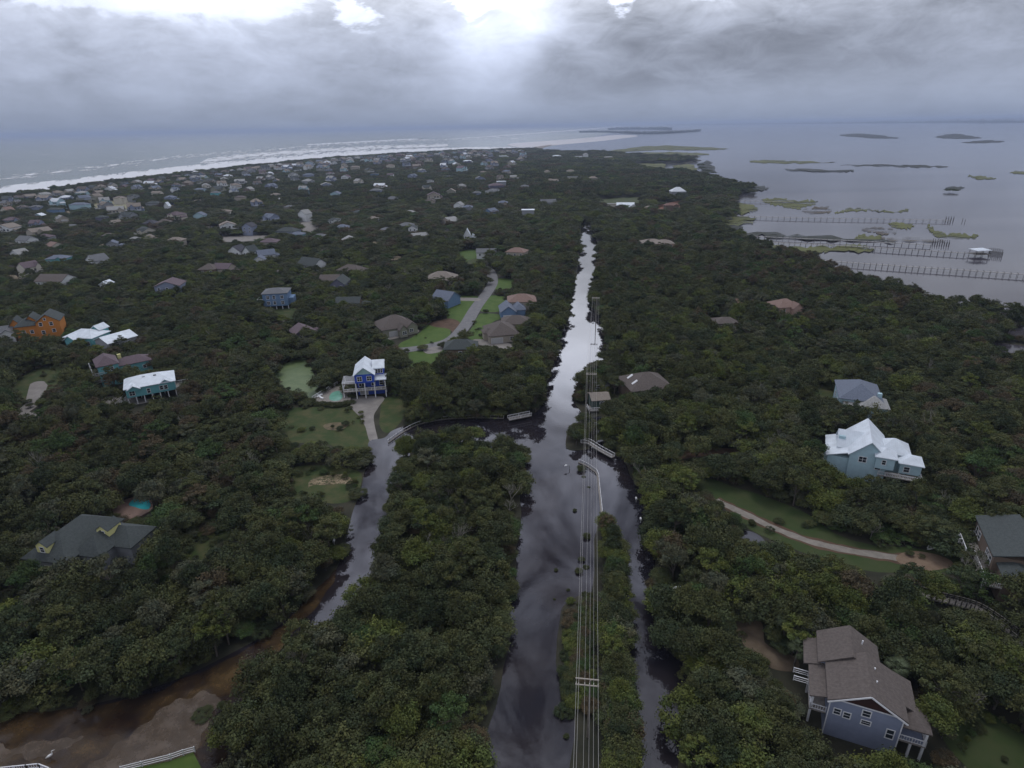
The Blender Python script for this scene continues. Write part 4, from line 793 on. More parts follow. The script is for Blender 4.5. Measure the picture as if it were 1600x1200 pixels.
# ------------------------------------------------------------------ simpler houses, each with its own place, size, roof and colour
# (px, py of the roof's middle, width m, depth m, eave height, roof kind, rise, roof, wall, turn in degrees)
SMALL = [
 (41, 372, 15, 11, 7.5, 'gx', 3, 'grey', 'white', -20), (71, 368, 12, 10, 7, 'hip', 2.5, 'plum', 'grey', -10), (85, 381, 11, 10, 6, 'gx', 2.4, 'pink', 'cream', -30), (30, 393, 11, 9, 6, 'gy', 3, 'lightgrey', 'white', -20),
 (91, 401, 15, 10, 6.5, 'hip', 2.2, 'bluegrey', 'teal', 8), (151, 402, 15, 11, 6, 'gy', 3.4, 'grey', 'white', -35), (86, 433, 17, 12, 6.5, 'gx', 3, 'brown', 'white', -5), (166, 441, 5, 6, 5, 'gy', 1.5, 'white', 'white', 0),
 (265, 441, 13, 11, 9, 'gy', 2.4, 'plum', 'bluegrey', 8), (327, 416, 12, 11, 6.5, 'hip', 3, 'brown', 'brown', 0), (350, 415, 12, 10, 6.5, 'gx', 2.6, 'plum', 'tan', -10), (371, 388, 12, 10, 7, 'gy', 3.6, 'dark', 'white', -15), (391, 389, 9, 9, 7, 'gy', 4, 'slate', 'white', -25),
 (275, 373, 14, 9, 6, 'hip', 2.4, 'tan', 'tan', 0), (236, 346, 13, 12, 6.5, 'hip', 3.2, 'dark', 'brown', 0), (256, 345, 14, 12, 6.5, 'hip', 3, 'brown', 'tan', 15), (312, 334, 13, 9, 7, 'gy', 3, 'bluegrey', 'paleblue', 0), (350, 329, 16, 10, 7, 'hip', 2, 'tan', 'cream', 10),
 (389, 351, 11, 10, 8, 'gy', 3, 'dark', 'bluegrey', -10), (180, 346, 10, 9, 6, 'gy', 2.4, 'tan', 'cream', -30), (159, 338, 10, 9, 7, 'hip', 2, 'slate', 'purple', 0), (11, 326, 13, 10, 7, 'gy', 3.4, 'pink', 'cream', -20), (62, 335, 9, 8, 6, 'gy', 2, 'white', 'paleblue', 0),
 (86, 326, 17, 10, 8, 'hip', 1.8, 'slate', 'blue', 0), (124, 318, 22, 12, 10, 'hip', 2.2, 'bluegrey', 'paleblue', 0), (56, 322, 13, 9, 7, 'hip', 2, 'grey', 'bluegrey', 10), (187, 308, 15, 10, 8, 'hip', 2, 'tan', 'cream', 0), (208, 305, 14, 10, 8, 'hip', 2, 'slate', 'grey', 0),
 (245, 300, 14, 9, 8, 'gx', 2, 'tan', 'cream', 0), (266, 307, 14, 10, 9, 'hip', 2.4, 'bluegrey', 'bluegrey', 0), (240, 316, 18, 10, 8, 'hip', 2.2, 'slate', 'grey', 0), (261, 319, 6, 6, 8, 'gy', 4, 'white', 'white', 0), (312, 295, 17, 10, 8, 'hip', 2, 'bluegrey', 'paleblue', 0),
 (310, 313, 13, 9, 5, 'hip', 1.5, 'tan', 'cream', 0), (375, 307, 14, 10, 8, 'hip', 2, 'brown', 'tan', 0), (337, 300, 14, 10, 8, 'hip', 2, 'grey', 'teal', 0), (35, 322, 12, 9, 7, 'hip', 2, 'brown', 'grey', 0), (170, 366, 11, 9, 5, 'hip', 2, 'brown', 'brown', 10),
 (212, 372, 11, 8, 5, 'hip', 2, 'lightgrey', 'white', -20), (232, 369, 8, 7, 5, 'gy', 2, 'tan', 'cream', 0), (175, 378, 8, 9, 7, 'gy', 2, 'bluegrey', 'grey', 20), (10, 381, 12, 10, 5, 'hip', 2.2, 'brown', 'cream', -10), (112, 352, 11, 9, 5, 'hip', 2, 'grey', 'white', 0),
 (585, 271, 16, 12, 8, 'hip', 2.2, 'slate', 'blue', 0), (610, 272, 13, 10, 7, 'gx', 2.4, 'plum', 'white', 0), (555, 260, 22, 12, 9, 'hip', 2.2, 'tan', 'tan', 0), (610, 258, 20, 12, 9, 'hip', 2.4, 'tan', 'cream', 0), (482, 272, 22, 12, 9, 'hip', 2.4, 'bluegrey', 'bluegrey', 0),
 (730, 251, 24, 12, 9, 'hip', 2.2, 'white', 'purple', 0), (786, 243, 26, 12, 9, 'flat', 1, 'white', 'white', 0), (587, 296, 18, 13, 8, 'hip', 2.6, 'grey', 'bluegrey', 0), (525, 301, 15, 11, 8, 'gy', 2.6, 'bluegrey', 'paleblue', -10), (613, 309, 16, 11, 6, 'hip', 3, 'grey', 'tan', 0),
 (522, 320, 16, 9, 5, 'hip', 1.6, 'tan', 'cream', 5), (775, 288, 24, 16, 9, 'hip', 3, 'plum', 'purple', 12), (783, 283, 15, 9, 12, 'flat', .8, 'white', 'grey', 12), (705, 297, 13, 12, 8, 'gy', 3, 'tan', 'olive', 0), (717, 318, 10, 10, 8, 'gy', 3, 'lightgrey', 'white', -20), (731, 322, 12, 9, 7, 'hip', 2, 'bluegrey', 'grey', 0),
 (767, 328, 13, 12, 7, 'gy', 2.8, 'bluegrey', 'blue', -40), (703, 342, 19, 12, 5, 'gy', 3, 'lightgrey', 'tan', -50), (476, 331, 12, 10, 8, 'gy', 3.6, 'lightgrey', 'white', -30), (450, 358, 20, 13, 6.5, 'hip', 3, 'slate', 'bluegrey', -15), (465, 364, 13, 9, 5, 'hip', 2, 'bluegrey', 'teal', -10), (535, 353, 13, 11, 6, 'hip', 2.6, 'bluegrey', 'grey', 10),
 (522, 342, 12, 10, 7, 'hip', 2, 'slate', 'white', 0), (635, 350, 15, 12, 6, 'hip', 2.6, 'grey', 'brown', 0), (645, 354, 8, 8, 8, 'gy', 2, 'slate', 'white', 0), (605, 357, 13, 10, 5, 'hip', 2, 'grey', 'tan', 0), (655, 366, 15, 9, 5, 'gx', 2, 'lightgrey', 'cream', 25), (546, 372, 13, 9, 5, 'gy', 2.6, 'lightgrey', 'cream', 20),
 (421, 375, 15, 12, 7, 'hip', 2.6, 'plum', 'tan', 0), (415, 394, 13, 9, 6, 'gx', 3, 'bluegrey', 'white', 30), (406, 403, 9, 8, 5, 'gy', 2.4, 'bluegrey', 'white', 10), (487, 408, 18, 12, 6, 'gx', 3.6, 'slate', 'white', -30), (550, 418, 19, 12, 5, 'hip', 3.4, 'brown', 'brown', -25), (531, 437, 8, 13, 7, 'gy', 3, 'slate', 'purple', 0),
 (516, 433, 11, 9, 5, 'gx', 2.4, 'brown', 'brown', 0), (730, 363, 6, 6, 7, 'gy', 5, 'white', 'white', 0), (760, 391, 16, 10, 4.5, 'gx', 2, 'grey', 'white', 0), (690, 430, 18, 14, 4.5, 'hip', 4.2, 'tan', 'cream', 0), (472, 513, 9, 8, 5, 'gy', 2.4, 'plum', 'purple', 35), (545, 468, 12, 8, 5, 'gx', 2.2, 'slate', 'brown', 0),
 (897, 276, 24, 12, 9, 'flat', 1, 'grey', 'cream', 0), (891, 266, 15, 10, 9, 'hip', 2, 'tan', 'cream', 0), (802, 275, 12, 10, 9, 'gx', 2, 'lightgrey', 'cream', 0), (870, 243, 26, 12, 9, 'hip', 2, 'white', 'white', 0), (904, 244, 22, 10, 9, 'flat', 1, 'white', 'white', 0), (915, 240.5, 16, 10, 12, 'hip', 4, 'lightgrey', 'white', 0), (951, 245, 26, 10, 8, 'hip', 2, 'lightgrey', 'tan', 0),
 (855, 267, 12, 10, 8, 'hip', 3, 'tan', 'cream', 0), (865, 281, 18, 8, 7, 'gx', 2, 'tan', 'cream', -30), (927, 277, 15, 10, 8, 'hip', 3, 'tan', 'olive', 0), (856, 314, 20, 12, 7, 'gx', 3, 'grey', 'grey', 10), (825, 327, 14, 9, 9, 'flat', 1, 'white', 'grey', 0), (977, 319, 21, 13, 6, 'gx', 2.8, 'white', 'white', -8), (986, 321, 10, 9, 6, 'gy', 2.6, 'white', 'white', 20),
 (1059, 296, 20, 15, 9, 'hip', 5, 'pale', 'grey', 0), (1018, 376, 17, 12, 6, 'hip', 2.4, 'tan', 'pink', 0), (1037, 377, 15, 12, 7.5, 'hip', 2.4, 'tan', 'pink', 0), (808, 390, 15, 11, 7, 'hip', 2.6, 'pink', 'tan', -20), (815, 464, 14, 11, 6, 'hip', 3, 'pink', 'tan', 0), (806, 498, 13, 10, 4, 'hip', 3, 'brown', 'tan', 0),
 (1165, 469, 10, 8, 4.5, 'hip', 2.4, 'red', 'tan', 0), (1226, 472, 11, 10, 8, 'hip', 3.0, 'pink', 'pink', 8), (1133, 499, 10, 8, 5, 'hip', 2, 'brown', 'brown', 0), (1049, 319, 16, 11, 6, 'hip', 2, 'red', 'brown', 0), (1015, 323, 12, 9, 6, 'hip', 2, 'tan', 'pink', 0), (958, 318, 14, 5, 3, 'flat', .4, 'lightgrey', 'cream', 0),
 (720, 536, 13, 9, 4.5, 'hip', 3, 'slate', 'brown', 0), (938, 596, 5, 5, 3, 'gx', 1.2, 'grey', 'wood', 0), (500, 367, 12, 9, 5, 'hip', 2, 'grey', 'white', 0), (583, 340, 12, 10, 5, 'hip', 2.4, 'tan', 'grey', 0), (672, 312, 13, 10, 7, 'hip', 2.6, 'brown', 'tan', 0), (560, 330, 12, 9, 5, 'hip', 2, 'slate', 'grey', 0), (640, 330, 12, 9, 5, 'hip', 2, 'lightgrey', 'white', 0),
 (452, 322, 12, 9, 6, 'hip', 2, 'grey', 'tan', 0), (430, 303, 13, 9, 7, 'hip', 2, 'tan', 'cream', 0), (436, 311, 9, 8, 6, 'gy', 2, 'lightgrey', 'white', 0), (745, 300, 12, 9, 7, 'hip', 2, 'grey', 'bluegrey', 0), (672, 282, 13, 9, 7, 'hip', 2, 'grey', 'white', 0), (700, 275, 13, 9, 7, 'hip', 2, 'slate', 'tan', 0), (755, 268, 14, 9, 7, 'hip', 2, 'tan', 'cream', 0),
 (820, 290, 13, 9, 7, 'hip', 2, 'grey', 'white', 0), (786, 315, 12, 9, 7, 'hip', 2, 'bluegrey', 'tan', 0),
]
RC = {'white': 'white', 'pale': 'pale grey', 'brown': 'brown', 'tan': 'tan', 'grey': 'grey', 'dark': 'near-black', 'bluegrey': 'blue-grey', 'slate': 'slate', 'pink': 'salmon', 'plum': 'purple-brown', 'lightgrey': 'light grey', 'red': 'brick red'}
WC = {'white': 'white', 'teal': 'teal', 'paleblue': 'pale blue', 'cobalt': 'cobalt', 'orange': 'orange', 'blue': 'blue', 'bluegrey': 'blue-grey', 'tan': 'tan', 'olive': 'olive', 'grey': 'grey', 'cream': 'cream', 'pink': 'pink', 'purple': 'purple', 'brown': 'brown', 'wood': 'brown', 'mint': 'mint'}
RK = {'hip': 'hip roof', 'gx': 'side-gabled roof', 'gy': 'front-gabled roof', 'flat': 'flat roof'}
LAND_MARKS = list(HOUSES) + [('the algae pond', 465, 590), ('the curving road', 745, 480), ('the surf', 300, 268), ('the far end of the canal', 915, 350), ('the marsh in the sound', 1150, 330), ('the far tip of the island', 950, 240), ('the cul-de-sac', 755, 416)]
SHORTN = {'cobalt blue three': 'the cobalt blue house', 'teal house on': 'the white-roofed teal house', 'teal house with dark': 'the plum-roofed teal house', 'teal house with ragged': 'the ragged white roof', 'grey-white': 'the broad white roof', 'bright orange': 'the orange house',
          'white and grey': 'the left-edge house', 'grey-roofed': 'the yellow-dormered house', 'pale blue house': 'the many-gabled white roof', 'wide blue': 'the wide blue-grey roof', 'blue-grey sided': 'the big brown gable roof', 'grey house with white': 'the balconied grey house',
          'low brown': 'the low brown hip roof', 'dark green boat': 'the green boathouse', 'light blue': 'the light blue house', 'olive': 'the olive bungalow', 'brown-roofed': 'the garage bungalow', 'small blue': 'the small blue-sided house', 'blue-grey gabled': 'the lawn-corner house'}
LM = []
for l, x, y in LAND_MARKS:
    for k, v in SHORTN.items():
        if l.startswith(k): l = v; break
    LM.append((l, x, y))
def relation(px, py, lms=None, sx=1.0):
    best = min(lms or LM, key=lambda t: (px-t[1])**2+((py-t[2])*2.2)**2)
    dx, dy = px-best[1], (py-best[2])*1.8
    far = math.hypot(dx, dy) > 110
    if abs(dx) > abs(dy)*1.3: r = 'right of' if dx > 0 else 'left of'
    else: r = 'beyond' if dy < 0 else 'in front of'
    return ('well ' if far else '')+r+' '+best[0], math.hypot(dx, dy)
ORD = ['', 'second', 'third', 'fourth', 'fifth', 'sixth', 'seventh', 'eighth', 'ninth', 'tenth', 'eleventh', 'twelfth']
def unique_labels(items, noun_near='nearest'):
    """items: dicts with look, rel, dist, obj -> labels; look-alikes at one place are told apart by their distance from it"""
    by = {}
    for it in items: by.setdefault((it['look'], it['rel']), []).append(it)
    for (look, rel), L in by.items():
        L.sort(key=lambda t: t['dist'])
        for i, it in enumerate(L):
            if len(L) == 1: lab = f'{look} {rel}'
            elif i == 0: lab = f'{look} {rel}, closest to it'
            elif i < len(ORD): lab = f'{look} {rel}, {ORD[i]} closest'
            else: lab = f'{look} {rel}, one of the farther ones'
            ws_ = lab.split()
            if len(ws_) > 16: lab = lab.replace('-gabled roof', ' gable').replace('by the surf, ', 'by the surf ').replace('beach house', 'house').replace('well ', '').replace('one of the farther ones', 'farther off').replace('the far end of the canal', 'the canal end').replace('the far tip of the island', 'the island tip'); lab = ' '.join(lab.split()[:16]) if len(lab.split()) > 16 else lab
            if False: lab = lab.replace(' well ', ' ').replace(', closest to it', ', closest').replace(' one of the farther ones', ' farther away')
            it['obj']['label'] = lab
def town_house(px, py, w, d, h, rk, rise, rc, wc, turn, look=None, parts=True):
    if py < 430: w *= .88; d *= .9
    c = at(px, py, h+rise*.4); rz = R(turn); cs, sn = math.cos(rz), math.sin(rz)
    loc = (c.x-(cs*w/2-sn*d/2), c.y-(sn*w/2+cs*d/2))
    dist = c.y
    wins = []
    if parts and dist < 620:
        n = max(2, int(w/4)); fl = [h-2.3] + ([h-5.2] if h > 7.5 else [])
        for zf in fl:
            for i in range(n): wins.append(('f', w*(i+.5)/n-.6, zf, 1.2, 1.4))
    blocks = [(0, 0, w, d, 0, h, rk, rise)]
    if parts and int(px*7+py) % 3 == 0 and rk == 'hip': blocks.append((w*.55, -2.2, w*.95, 2, 0, h*.999, 'gy', rise*.7))
    if parts and int(px*5+py) % 4 == 1: blocks.append((w-.003, d*.3, w+4, d*.9, 0, h*.7, 'hip', rise*.6))
    decks = []; rails = []
    if dist < 500 and h > 6: decks = [(.5, -2.2, 2.6, w*.5, -.05, 2.8)]; rails = [([(.5, -.1), (.5, -2.1), (w*.5, -2.1), (w*.5, -.1)], 2.8, dict(bal=None))]
    e = house('town_house', 'x', loc, rz, blocks, rc, wc, wins=wins, decks=decks, rails=rails, front=min(9, 1+h*.6) if dist < 300 else 2.0, side=.3, group='houses among the trees')
    HOUSES.pop()
    return e
items = []
for s in SMALL:
    e = town_house(*s)
    rel, dd = relation(s[0], s[1])
    look = f"{WC[s[8]]} house with {RC[s[7]]} {RK[s[5]]}"
    items.append(dict(look=look, rel=rel, dist=dd, obj=e))
unique_labels(items)
print('houses listed', len(items))

# the packed beach rows along the surf
taken = [(s[0], s[1], s[2]) for s in SMALL]
PALR = ['grey', 'lightgrey', 'tan', 'brown', 'bluegrey', 'lightgrey', 'plum', 'tan', 'slate', 'pale']; PALW = ['white', 'cream', 'tan', 'tan', 'bluegrey', 'bluegrey', 'grey', 'paleblue', 'brown', 'olive']
proto = {}
def row_house(px, py, big, k):
    """copies of a few prototypes, told apart by roof and wall colour"""
    rc = PALR[random.randrange(len(PALR))]; wc = PALW[random.randrange(len(PALW))]; rk = random.choice(['hip', 'gx', 'gy', 'gx']); h = random.choice([7, 8, 9])*big
    w = random.choice([9.5, 11.5, 13.5])*big; key = (rc, wc, rk)
    c = at(px, py, h+1.5); rz = R(random.choice((-35, -15, 0, 10, 30, 60))+random.uniform(-8, 8)); loc = (c.x, c.y, 0)
    if key not in proto:
        W_ = MB(); Rf = MB(); x0, y0, x1, y1 = -6.5, -5, 6.5, 5; W_.box(x0, y0, 0, x1, y1, 8); roof_geom(Rf, x0, y0, x1, y1, 8.003, rk, 2.6, wall=W_); cx_ = random.choice((-4, -1, 2)); W_.box(cx_, -6.2, 0, cx_+4, -5.003, 8.2); roof_geom(Rf, cx_, -6.2, cx_+4, 1, 8.21, 'gy', 1.8, ov=.3, wall=W_); W_.box(6.503, -3, 0, 9, 3.5, 6); roof_geom(Rf, 6.6, -3, 9, 3.5, 6.003, 'hip', 1.3, ov=.35)
        for zz in (2.2, 5.0):
            pass
        e = empty('beach_row_house', loc, rz, 'x', 'house'); a = W_.build('wall', wallm(wc), e); b_ = Rf.build('roof', roofm(rc), e)
        pc = MB(); pc.box(-6.5, -7.6, 4.8, 6.5, -6.25, 5.0); rail(pc, [(-6.4, -7.5), (6.4, -7.5)], 5.0, bal=None, step=2.5); p_ = pc.build('porch', trim(), e)
        wn = MB()
        for zz in (2.4, 5.4):
            for xx in (-5, -2.2, .6, 3.6): wn.box(xx, -5.06, zz, xx+1.5, -5.004, zz+1.5)
        w_ = wn.build('glazing', glass(), e)
        proto[key] = (a, b_, p_, w_); 
    else:
        e = empty('beach_row_house', loc, rz, 'x', 'house')
        for ch in proto[key]:
            c2 = ch.copy(); COL.objects.link(c2); c2.parent = e
    sx = w/13; e.scale = (sx, random.choice([.9, 1.1])*big, h/8)
    e['group'] = 'beach houses packed along the surf'
    fp = [(loc[0]-7*big, loc[1]-7*big), (loc[0]+7*big, loc[1]-7*big), (loc[0]+7*big, loc[1]+5*big), (loc[0]-7*big, loc[1]+5*big)]; clear(fp)
    return e, f"{WC[wc]} beach house with {RC[rc]} {RK[rk]}"
rows = []
shx = [0, 120, 250, 400, 540, 640, 760, 830]; shy = [309, 294, 277, 260, 246, 239.5, 234.5, 234]
tries = 0; spots = []
def occupied(x, y):
    d = max(4, (y-195))*.125
    if any(abs(x-a) < d+max(6, (b-195)*.09) and abs(y-b) < 4.2+(y-195)*.03 for a, b, _ in taken): return True
    return any(abs(x-a) < d and abs(y-b) < max(1.0, (y-195)*.045) for a, b in spots)
for row_off, n in ((1.0, 84), (3.4, 74), (6, 62), (9.5, 54), (14, 44), (22, 34), (30, 28), (40, 22), (52, 18), (66, 14), (82, 12), (100, 10)):
    for i in range(n):
        x = 5+ (i+random.uniform(.1, .9))/n*815; y0 = float(np.interp(x, shx, shy))
        sc_ = (y0-195)/95
        y = y0 + row_off*(.35+.65*sc_) + random.uniform(-.6, .6)
        if y > 345 and row_off < 40: pass
        if occupied(x, y): continue
        spots.append((x, y)); e, look = row_house(x, y, random.choice((1.0, 1.15)) if y > 262 else 1.3, i); rel, dd = relation(x, y)
        if row_off < 2: rel = 'by the surf, '+rel
        rows.append(dict(look=look, rel=rel, dist=dd, obj=e))
unique_labels(rows)
print('row houses', len(rows))
# ------------------------------------------------------------------ boardwalks, docks, rails
def deck_line(name, label, cat, px, z, w, rails_=True, piles=None, mat_=None, group=None, railm=None, both=True, bal=None, mid=None):
    L = [at(*p, z).xy for p in px]; L = smooth_line(L, 4) if len(L) > 2 else L; e = empty(name, (0, 0, 0), 0, label, cat, group)
    b = MB(); vs = []; n = len(L); nr = []
    for i, p in enumerate(L):
        d = L[min(i+1, n-1)]-L[max(i-1, 0)]; q = Vector((-d.y, d.x)).normalized()*w/2; nr.append(q)
        vs += [(p.x+q.x, p.y+q.y, z), (p.x-q.x, p.y-q.y, z), (p.x-q.x, p.y-q.y, z-.2), (p.x+q.x, p.y+q.y, z-.2)]
    for i in range(n-1): b.f += [(4*i+j, 4*i+(j+1) % 4, 4*i+4+(j+1) % 4, 4*i+4+j)[::-1] for j in range(4)]
    b.f += [(0, 1, 2, 3), (4*n-1, 4*n-2, 4*n-3, 4*n-4)]; b.v = vs; b.m = [0]*len(b.f); b.build('deck', mat_ or wood(), e)
    if rails_:
        for s in ((1, -1) if both else (1,)):
            rb = MB(); rail(rb, [((p+q*s*.93).x, (p+q*s*.93).y) for p, q in zip(L, nr)], z, h=1.0 if both else .75, bal=bal, step=3.0, single=not both); rb.build('railing', railm or trim(), e)
    if piles:
        sp, top, bot, mt = piles; pr_ = .11; tot = 0; d0 = 0; cnt = 0
        for i in range(n-1):
            seg = (L[i+1]-L[i]).length
            while d0 <= seg and cnt < 98:
                p = L[i].lerp(L[i+1], d0/seg)
                for s in (1, -1):
                    q = p+nr[i]*s*1.12; pb = MB(); pb.tube([(q.x, q.y, bot), (q.x, q.y, top)], pr_, 6); pb.build('piling', mt, e); cnt += 1
                d0 += sp
            d0 -= seg
    return e
deck_line('boardwalk', 'long white-railed boardwalk curving under the trees from the flooded lane', 'boardwalk', [(607, 691), (622, 680), (638, 670), (656, 662), (690, 655), (740, 652), (787, 653)], .3, .4, bal=None, both=False)
deck_line('footbridge', 'short white footbridge on the left bank of the canal', 'footbridge', [(795, 655), (829, 648)], 1.1, 1.7, bal=.5)
deck_line('boardwalk', 'straight white boardwalk sloping into the trees right of the power line', 'boardwalk', [(908, 690), (920, 692), (936, 702), (958, 714)], 1.0, 1.3, bal=.5)
deck_line('boardwalk', 'hooked boardwalk standing in the flood water beside the power line', 'boardwalk', [(904, 722), (914, 726), (925, 733), (933, 741), (936, 765), (941, 812)], .3, .4, bal=None, both=False)
deck_line('boardwalk', 'weathered boardwalk winding below the balconied grey house', 'boardwalk', [(1434, 925), (1462, 934), (1500, 943), (1530, 953), (1565, 976), (1605, 1008), (1660, 1050)], .9, 1.7, railm=wood(), piles=(5, 1.0, -.2, wooddark()))
clear([at(*p).xy for p in [(1430, 920), (1500, 936), (1532, 946), (1605, 998), (1670, 1050), (1650, 1065), (1590, 1020), (1525, 968), (1480, 950), (1430, 935)]])
deck_line('boardwalk', 'grey wooden walkway from the white metal-roofed house to the trees at its left', 'boardwalk', [(1252, 698), (1282, 700)], 1.2, 1.2, rails_=False)
PZ = Z_SD
def far_dock(label, px, z, w, sp=4.5, roofed=None, rl=True):
    w = w*1.05; sp = sp*.85
    return deck_line('dock', label, 'dock', px, z, w, rails_=False, piles=(sp, z+.75, PZ-.5, mat('grey piling wood', (.13, .12, .11), .9, .3, 1.5)), group='docks reaching into the sound', mat_=mat('pale dock boards', (.27, .26, .25), .9, .2, 1))
far_dock('nearest long wooden dock running out of the right edge of the sound', [(1196, 401), (1270, 406), (1400, 415), (1500, 421.5), (1640, 431)], .9, 2.0, 4.0)
far_dock('long dock leading to the roofed boat shelter', [(1130, 372), (1200, 378), (1300, 382.5), (1400, 388.5), (1512, 395.5)], .9, 2.0, 4.6)
far_dock('dark low dock just beyond the one with the boat shelter', [(1140, 366), (1200, 370), (1300, 374.5), (1400, 379.5), (1455, 382.5)], .7, 1.8, 5.5)
far_dock('dock ending among the arc-shaped marsh patches', [(1152, 337), (1200, 339), (1300, 341), (1400, 342.5), (1485, 344)], .8, 2.0, 6.5)
far_dock('farthest faint short dock beside the tree line', [(1148, 313), (1180, 314), (1240, 315.5)], .6, 2.0, 7)
# roofed boat shelter
c = at(1530, 396, .8); e = empty('boat_shelter', (c.x, c.y, 0), .05, 'white-roofed open boat shelter at the end of a long dock', 'boat shelter')
b = MB(); b.box(-5.5, -4, .5, 5.5, 4, .85); b.build('platform', wood(), e)
for i in (-4.6, 0, 4.6):
    for j in (-3.2, 3.2): s_ = MB(); s_.tube([(i, j, PZ-.5), (i, j, 3.4)], .16); s_.build('post', wooddark(), e)
b = MB(); roof_geom(b, -4.8, -3.4, 4.8, 3.4, 3.4, 'hip', 1.3, ov=.6); b.build('roof', roofm('white'), e)
b = MB(); rail(b, [(-5.3, -3.8), (5.3, -3.8)], .85, bal=None); b.build('railing', wooddark(), e)
def mooring(px, dz, label, grp, k):
    p = at(*px, 0); b = MB(); b.tube([(0, 0, PZ-.6), (random.uniform(-.1, .1), 0, dz)], .2, 7); o = b.build('mooring_post', wooddark()); o.location = (p.x, p.y, 0)
    props(o, label, 'mooring post', grp)
for i in range(8):
    for j in range(2): mooring((1546+i*2.9, 396.5-j*5+i*.35), 2.4-random.random()*.6, 'bare mooring post beyond the roofed boat shelter', 'mooring posts beyond the boat shelter', i)
for i in range(8):
    for j in range(2): mooring((1458+i*3.6, 380-j*3.5+i*.3), 2.0-random.random()*.5, 'bare mooring post off the end of the dark low dock', 'mooring posts off the low dock', i)
for i in range(4):
    for j in range(2): mooring((1478+i*4, 344-j*2.4), 2.2, 'bare mooring post at the end of the arc-marsh dock', 'mooring posts at the arc marsh dock', i)
for x, y in ((1504, 344), (1508, 345.5)): mooring((x, y), 1.6, 'lone mooring post standing off in open water', 'lone posts in the open sound', 0)

# white rail fences at the lower left
def fence(label, px, z=0.0, h=1.1, m=None, cat='fence', midr=True):
    e = empty('rail_fence', (0, 0, 0), 0, label, cat); L = [at(*p, z+h*.9).xy for p in px]; b = MB(); ps = []
    for a, c in zip(L, L[1:]):
        n = max(1, int((c-a).length/2.0))
        for i in range(n+(c == L[-1])): ps.append(a.lerp(c, i/n))
        for hh in ((h, h*.62, h*.25) if midr else (h,)): b.bar((a.x, a.y, z+hh), (c.x, c.y, z+hh), .07, .13)
    b.build('rails', m or trim(), e)
    for p in ps[:60]: q = MB(); q.bar((p.x, p.y, z-.3), (p.x, p.y, z+h+.12), .14); q.build('post', m or trim(), e)
fence('white three-rail fence between the mud flat and the lawn', [(188, 1199), (220, 1191), (265, 1180), (285, 1173), (303, 1168)], .1)
e = empty('balcony', (0, 0, 0), 0, 'corner of a white-railed balcony cut by the bottom left corner', 'balcony')
Lp = [at(*p, 4.0) for p in ((-40, 1206), (0, 1200), (40, 1196), (60, 1194), (78, 1201), (90, 1230))]
b = MB(); rail(b, [(p.x, p.y) for p in Lp], 3.2, h=.9, bal=.3); b.build('railing', trim(), e)
slab('deck', [(p.x, p.y) for p in Lp]+[(Lp[-1].x-3, Lp[-1].y-6), (Lp[0].x, Lp[0].y-8)], 3.0, 3.2, wallm('bluegrey'), e)
for p in Lp[1:5:2]: q = MB(); q.bar((p.x, p.y-.2, -.3), (p.x, p.y-.2, 3.0), .2); q.build('post', trim(), e)

# small white things standing in the water and on the shore
def mailbox(px, label):
    p = at(*px, .6); e = empty('mailbox', (p.x, p.y, 0), 0, label, 'mailbox', 'white mailboxes by the flood water')
    b = MB(); b.bar((0, 0, -.3), (0, 0, 1.0), .12); b.build('post', trim(), e)
    b = MB(); b.box(-.22, -.4, 1.0, .22, .4, 1.25); b.tube([(0, -.4, 1.25), (0, .4, 1.25)], .22, 8); b.build('box', trim(), e)
mailbox((994, 782), 'white mailbox in the right channel, beside the overhanging bush'); mailbox((1001, 814), 'white mailbox in the right channel, the one closer to the hedge island')
mailbox((1073, 1009), 'white mailbox at the dark shaded bank under the sandy clearing'); mailbox((1048, 946), 'white mailbox at the dark bank just below the street lamp')
mailbox((536, 833), 'white mailbox at the top of the left lane bank'); mailbox((522, 848), 'white mailbox on the left lane bank, the middle one'); 
p = at(79, 1184, .3); e = empty('egret', (p.x, p.y, .075), .6, 'white egret standing on the mud flat', 'bird')
sk = bpy.data.meshes.new('body'); 
V = [(0, 0, .55), (.22, 0, .60), (-.25, 0, .50), (-.45, 0, .42), (.32, 0, .78), (.28, 0, .98), (.36, 0, 1.12), (.5, 0, 1.12), (.68, 0, 1.08)]
sk.from_pydata(V, [(0, 1), (0, 2), (2, 3), (1, 4), (4, 5), (5, 6), (6, 7), (7, 8)], []); bo = link(bpy.data.objects.new('body', sk), e); bo.modifiers.new('skin', 'SKIN')
for i, r_ in enumerate((.17, .13, .12, .04, .05, .04, .06, .035, .01)): sk.skin_vertices[0].data[i].radius = (r_, r_)
sk.skin_vertices[0].data[0].use_root = True; ss = bo.modifiers.new('sub', 'SUBSURF'); ss.levels = ss.render_levels = 1; sk.materials.append(mat('white feathers', (.72, .72, .70), .9, .05))
b = MB(); b.tube([(0, .06, .5), (.02, .06, 0)], .018); b.tube([(0, -.06, .5), (-.05, -.06, 0)], .018); b.build('leg', mat('black leg', (.02, .02, .02), .6), e)
bo.scale = (1.25, 1.25, 1.25)
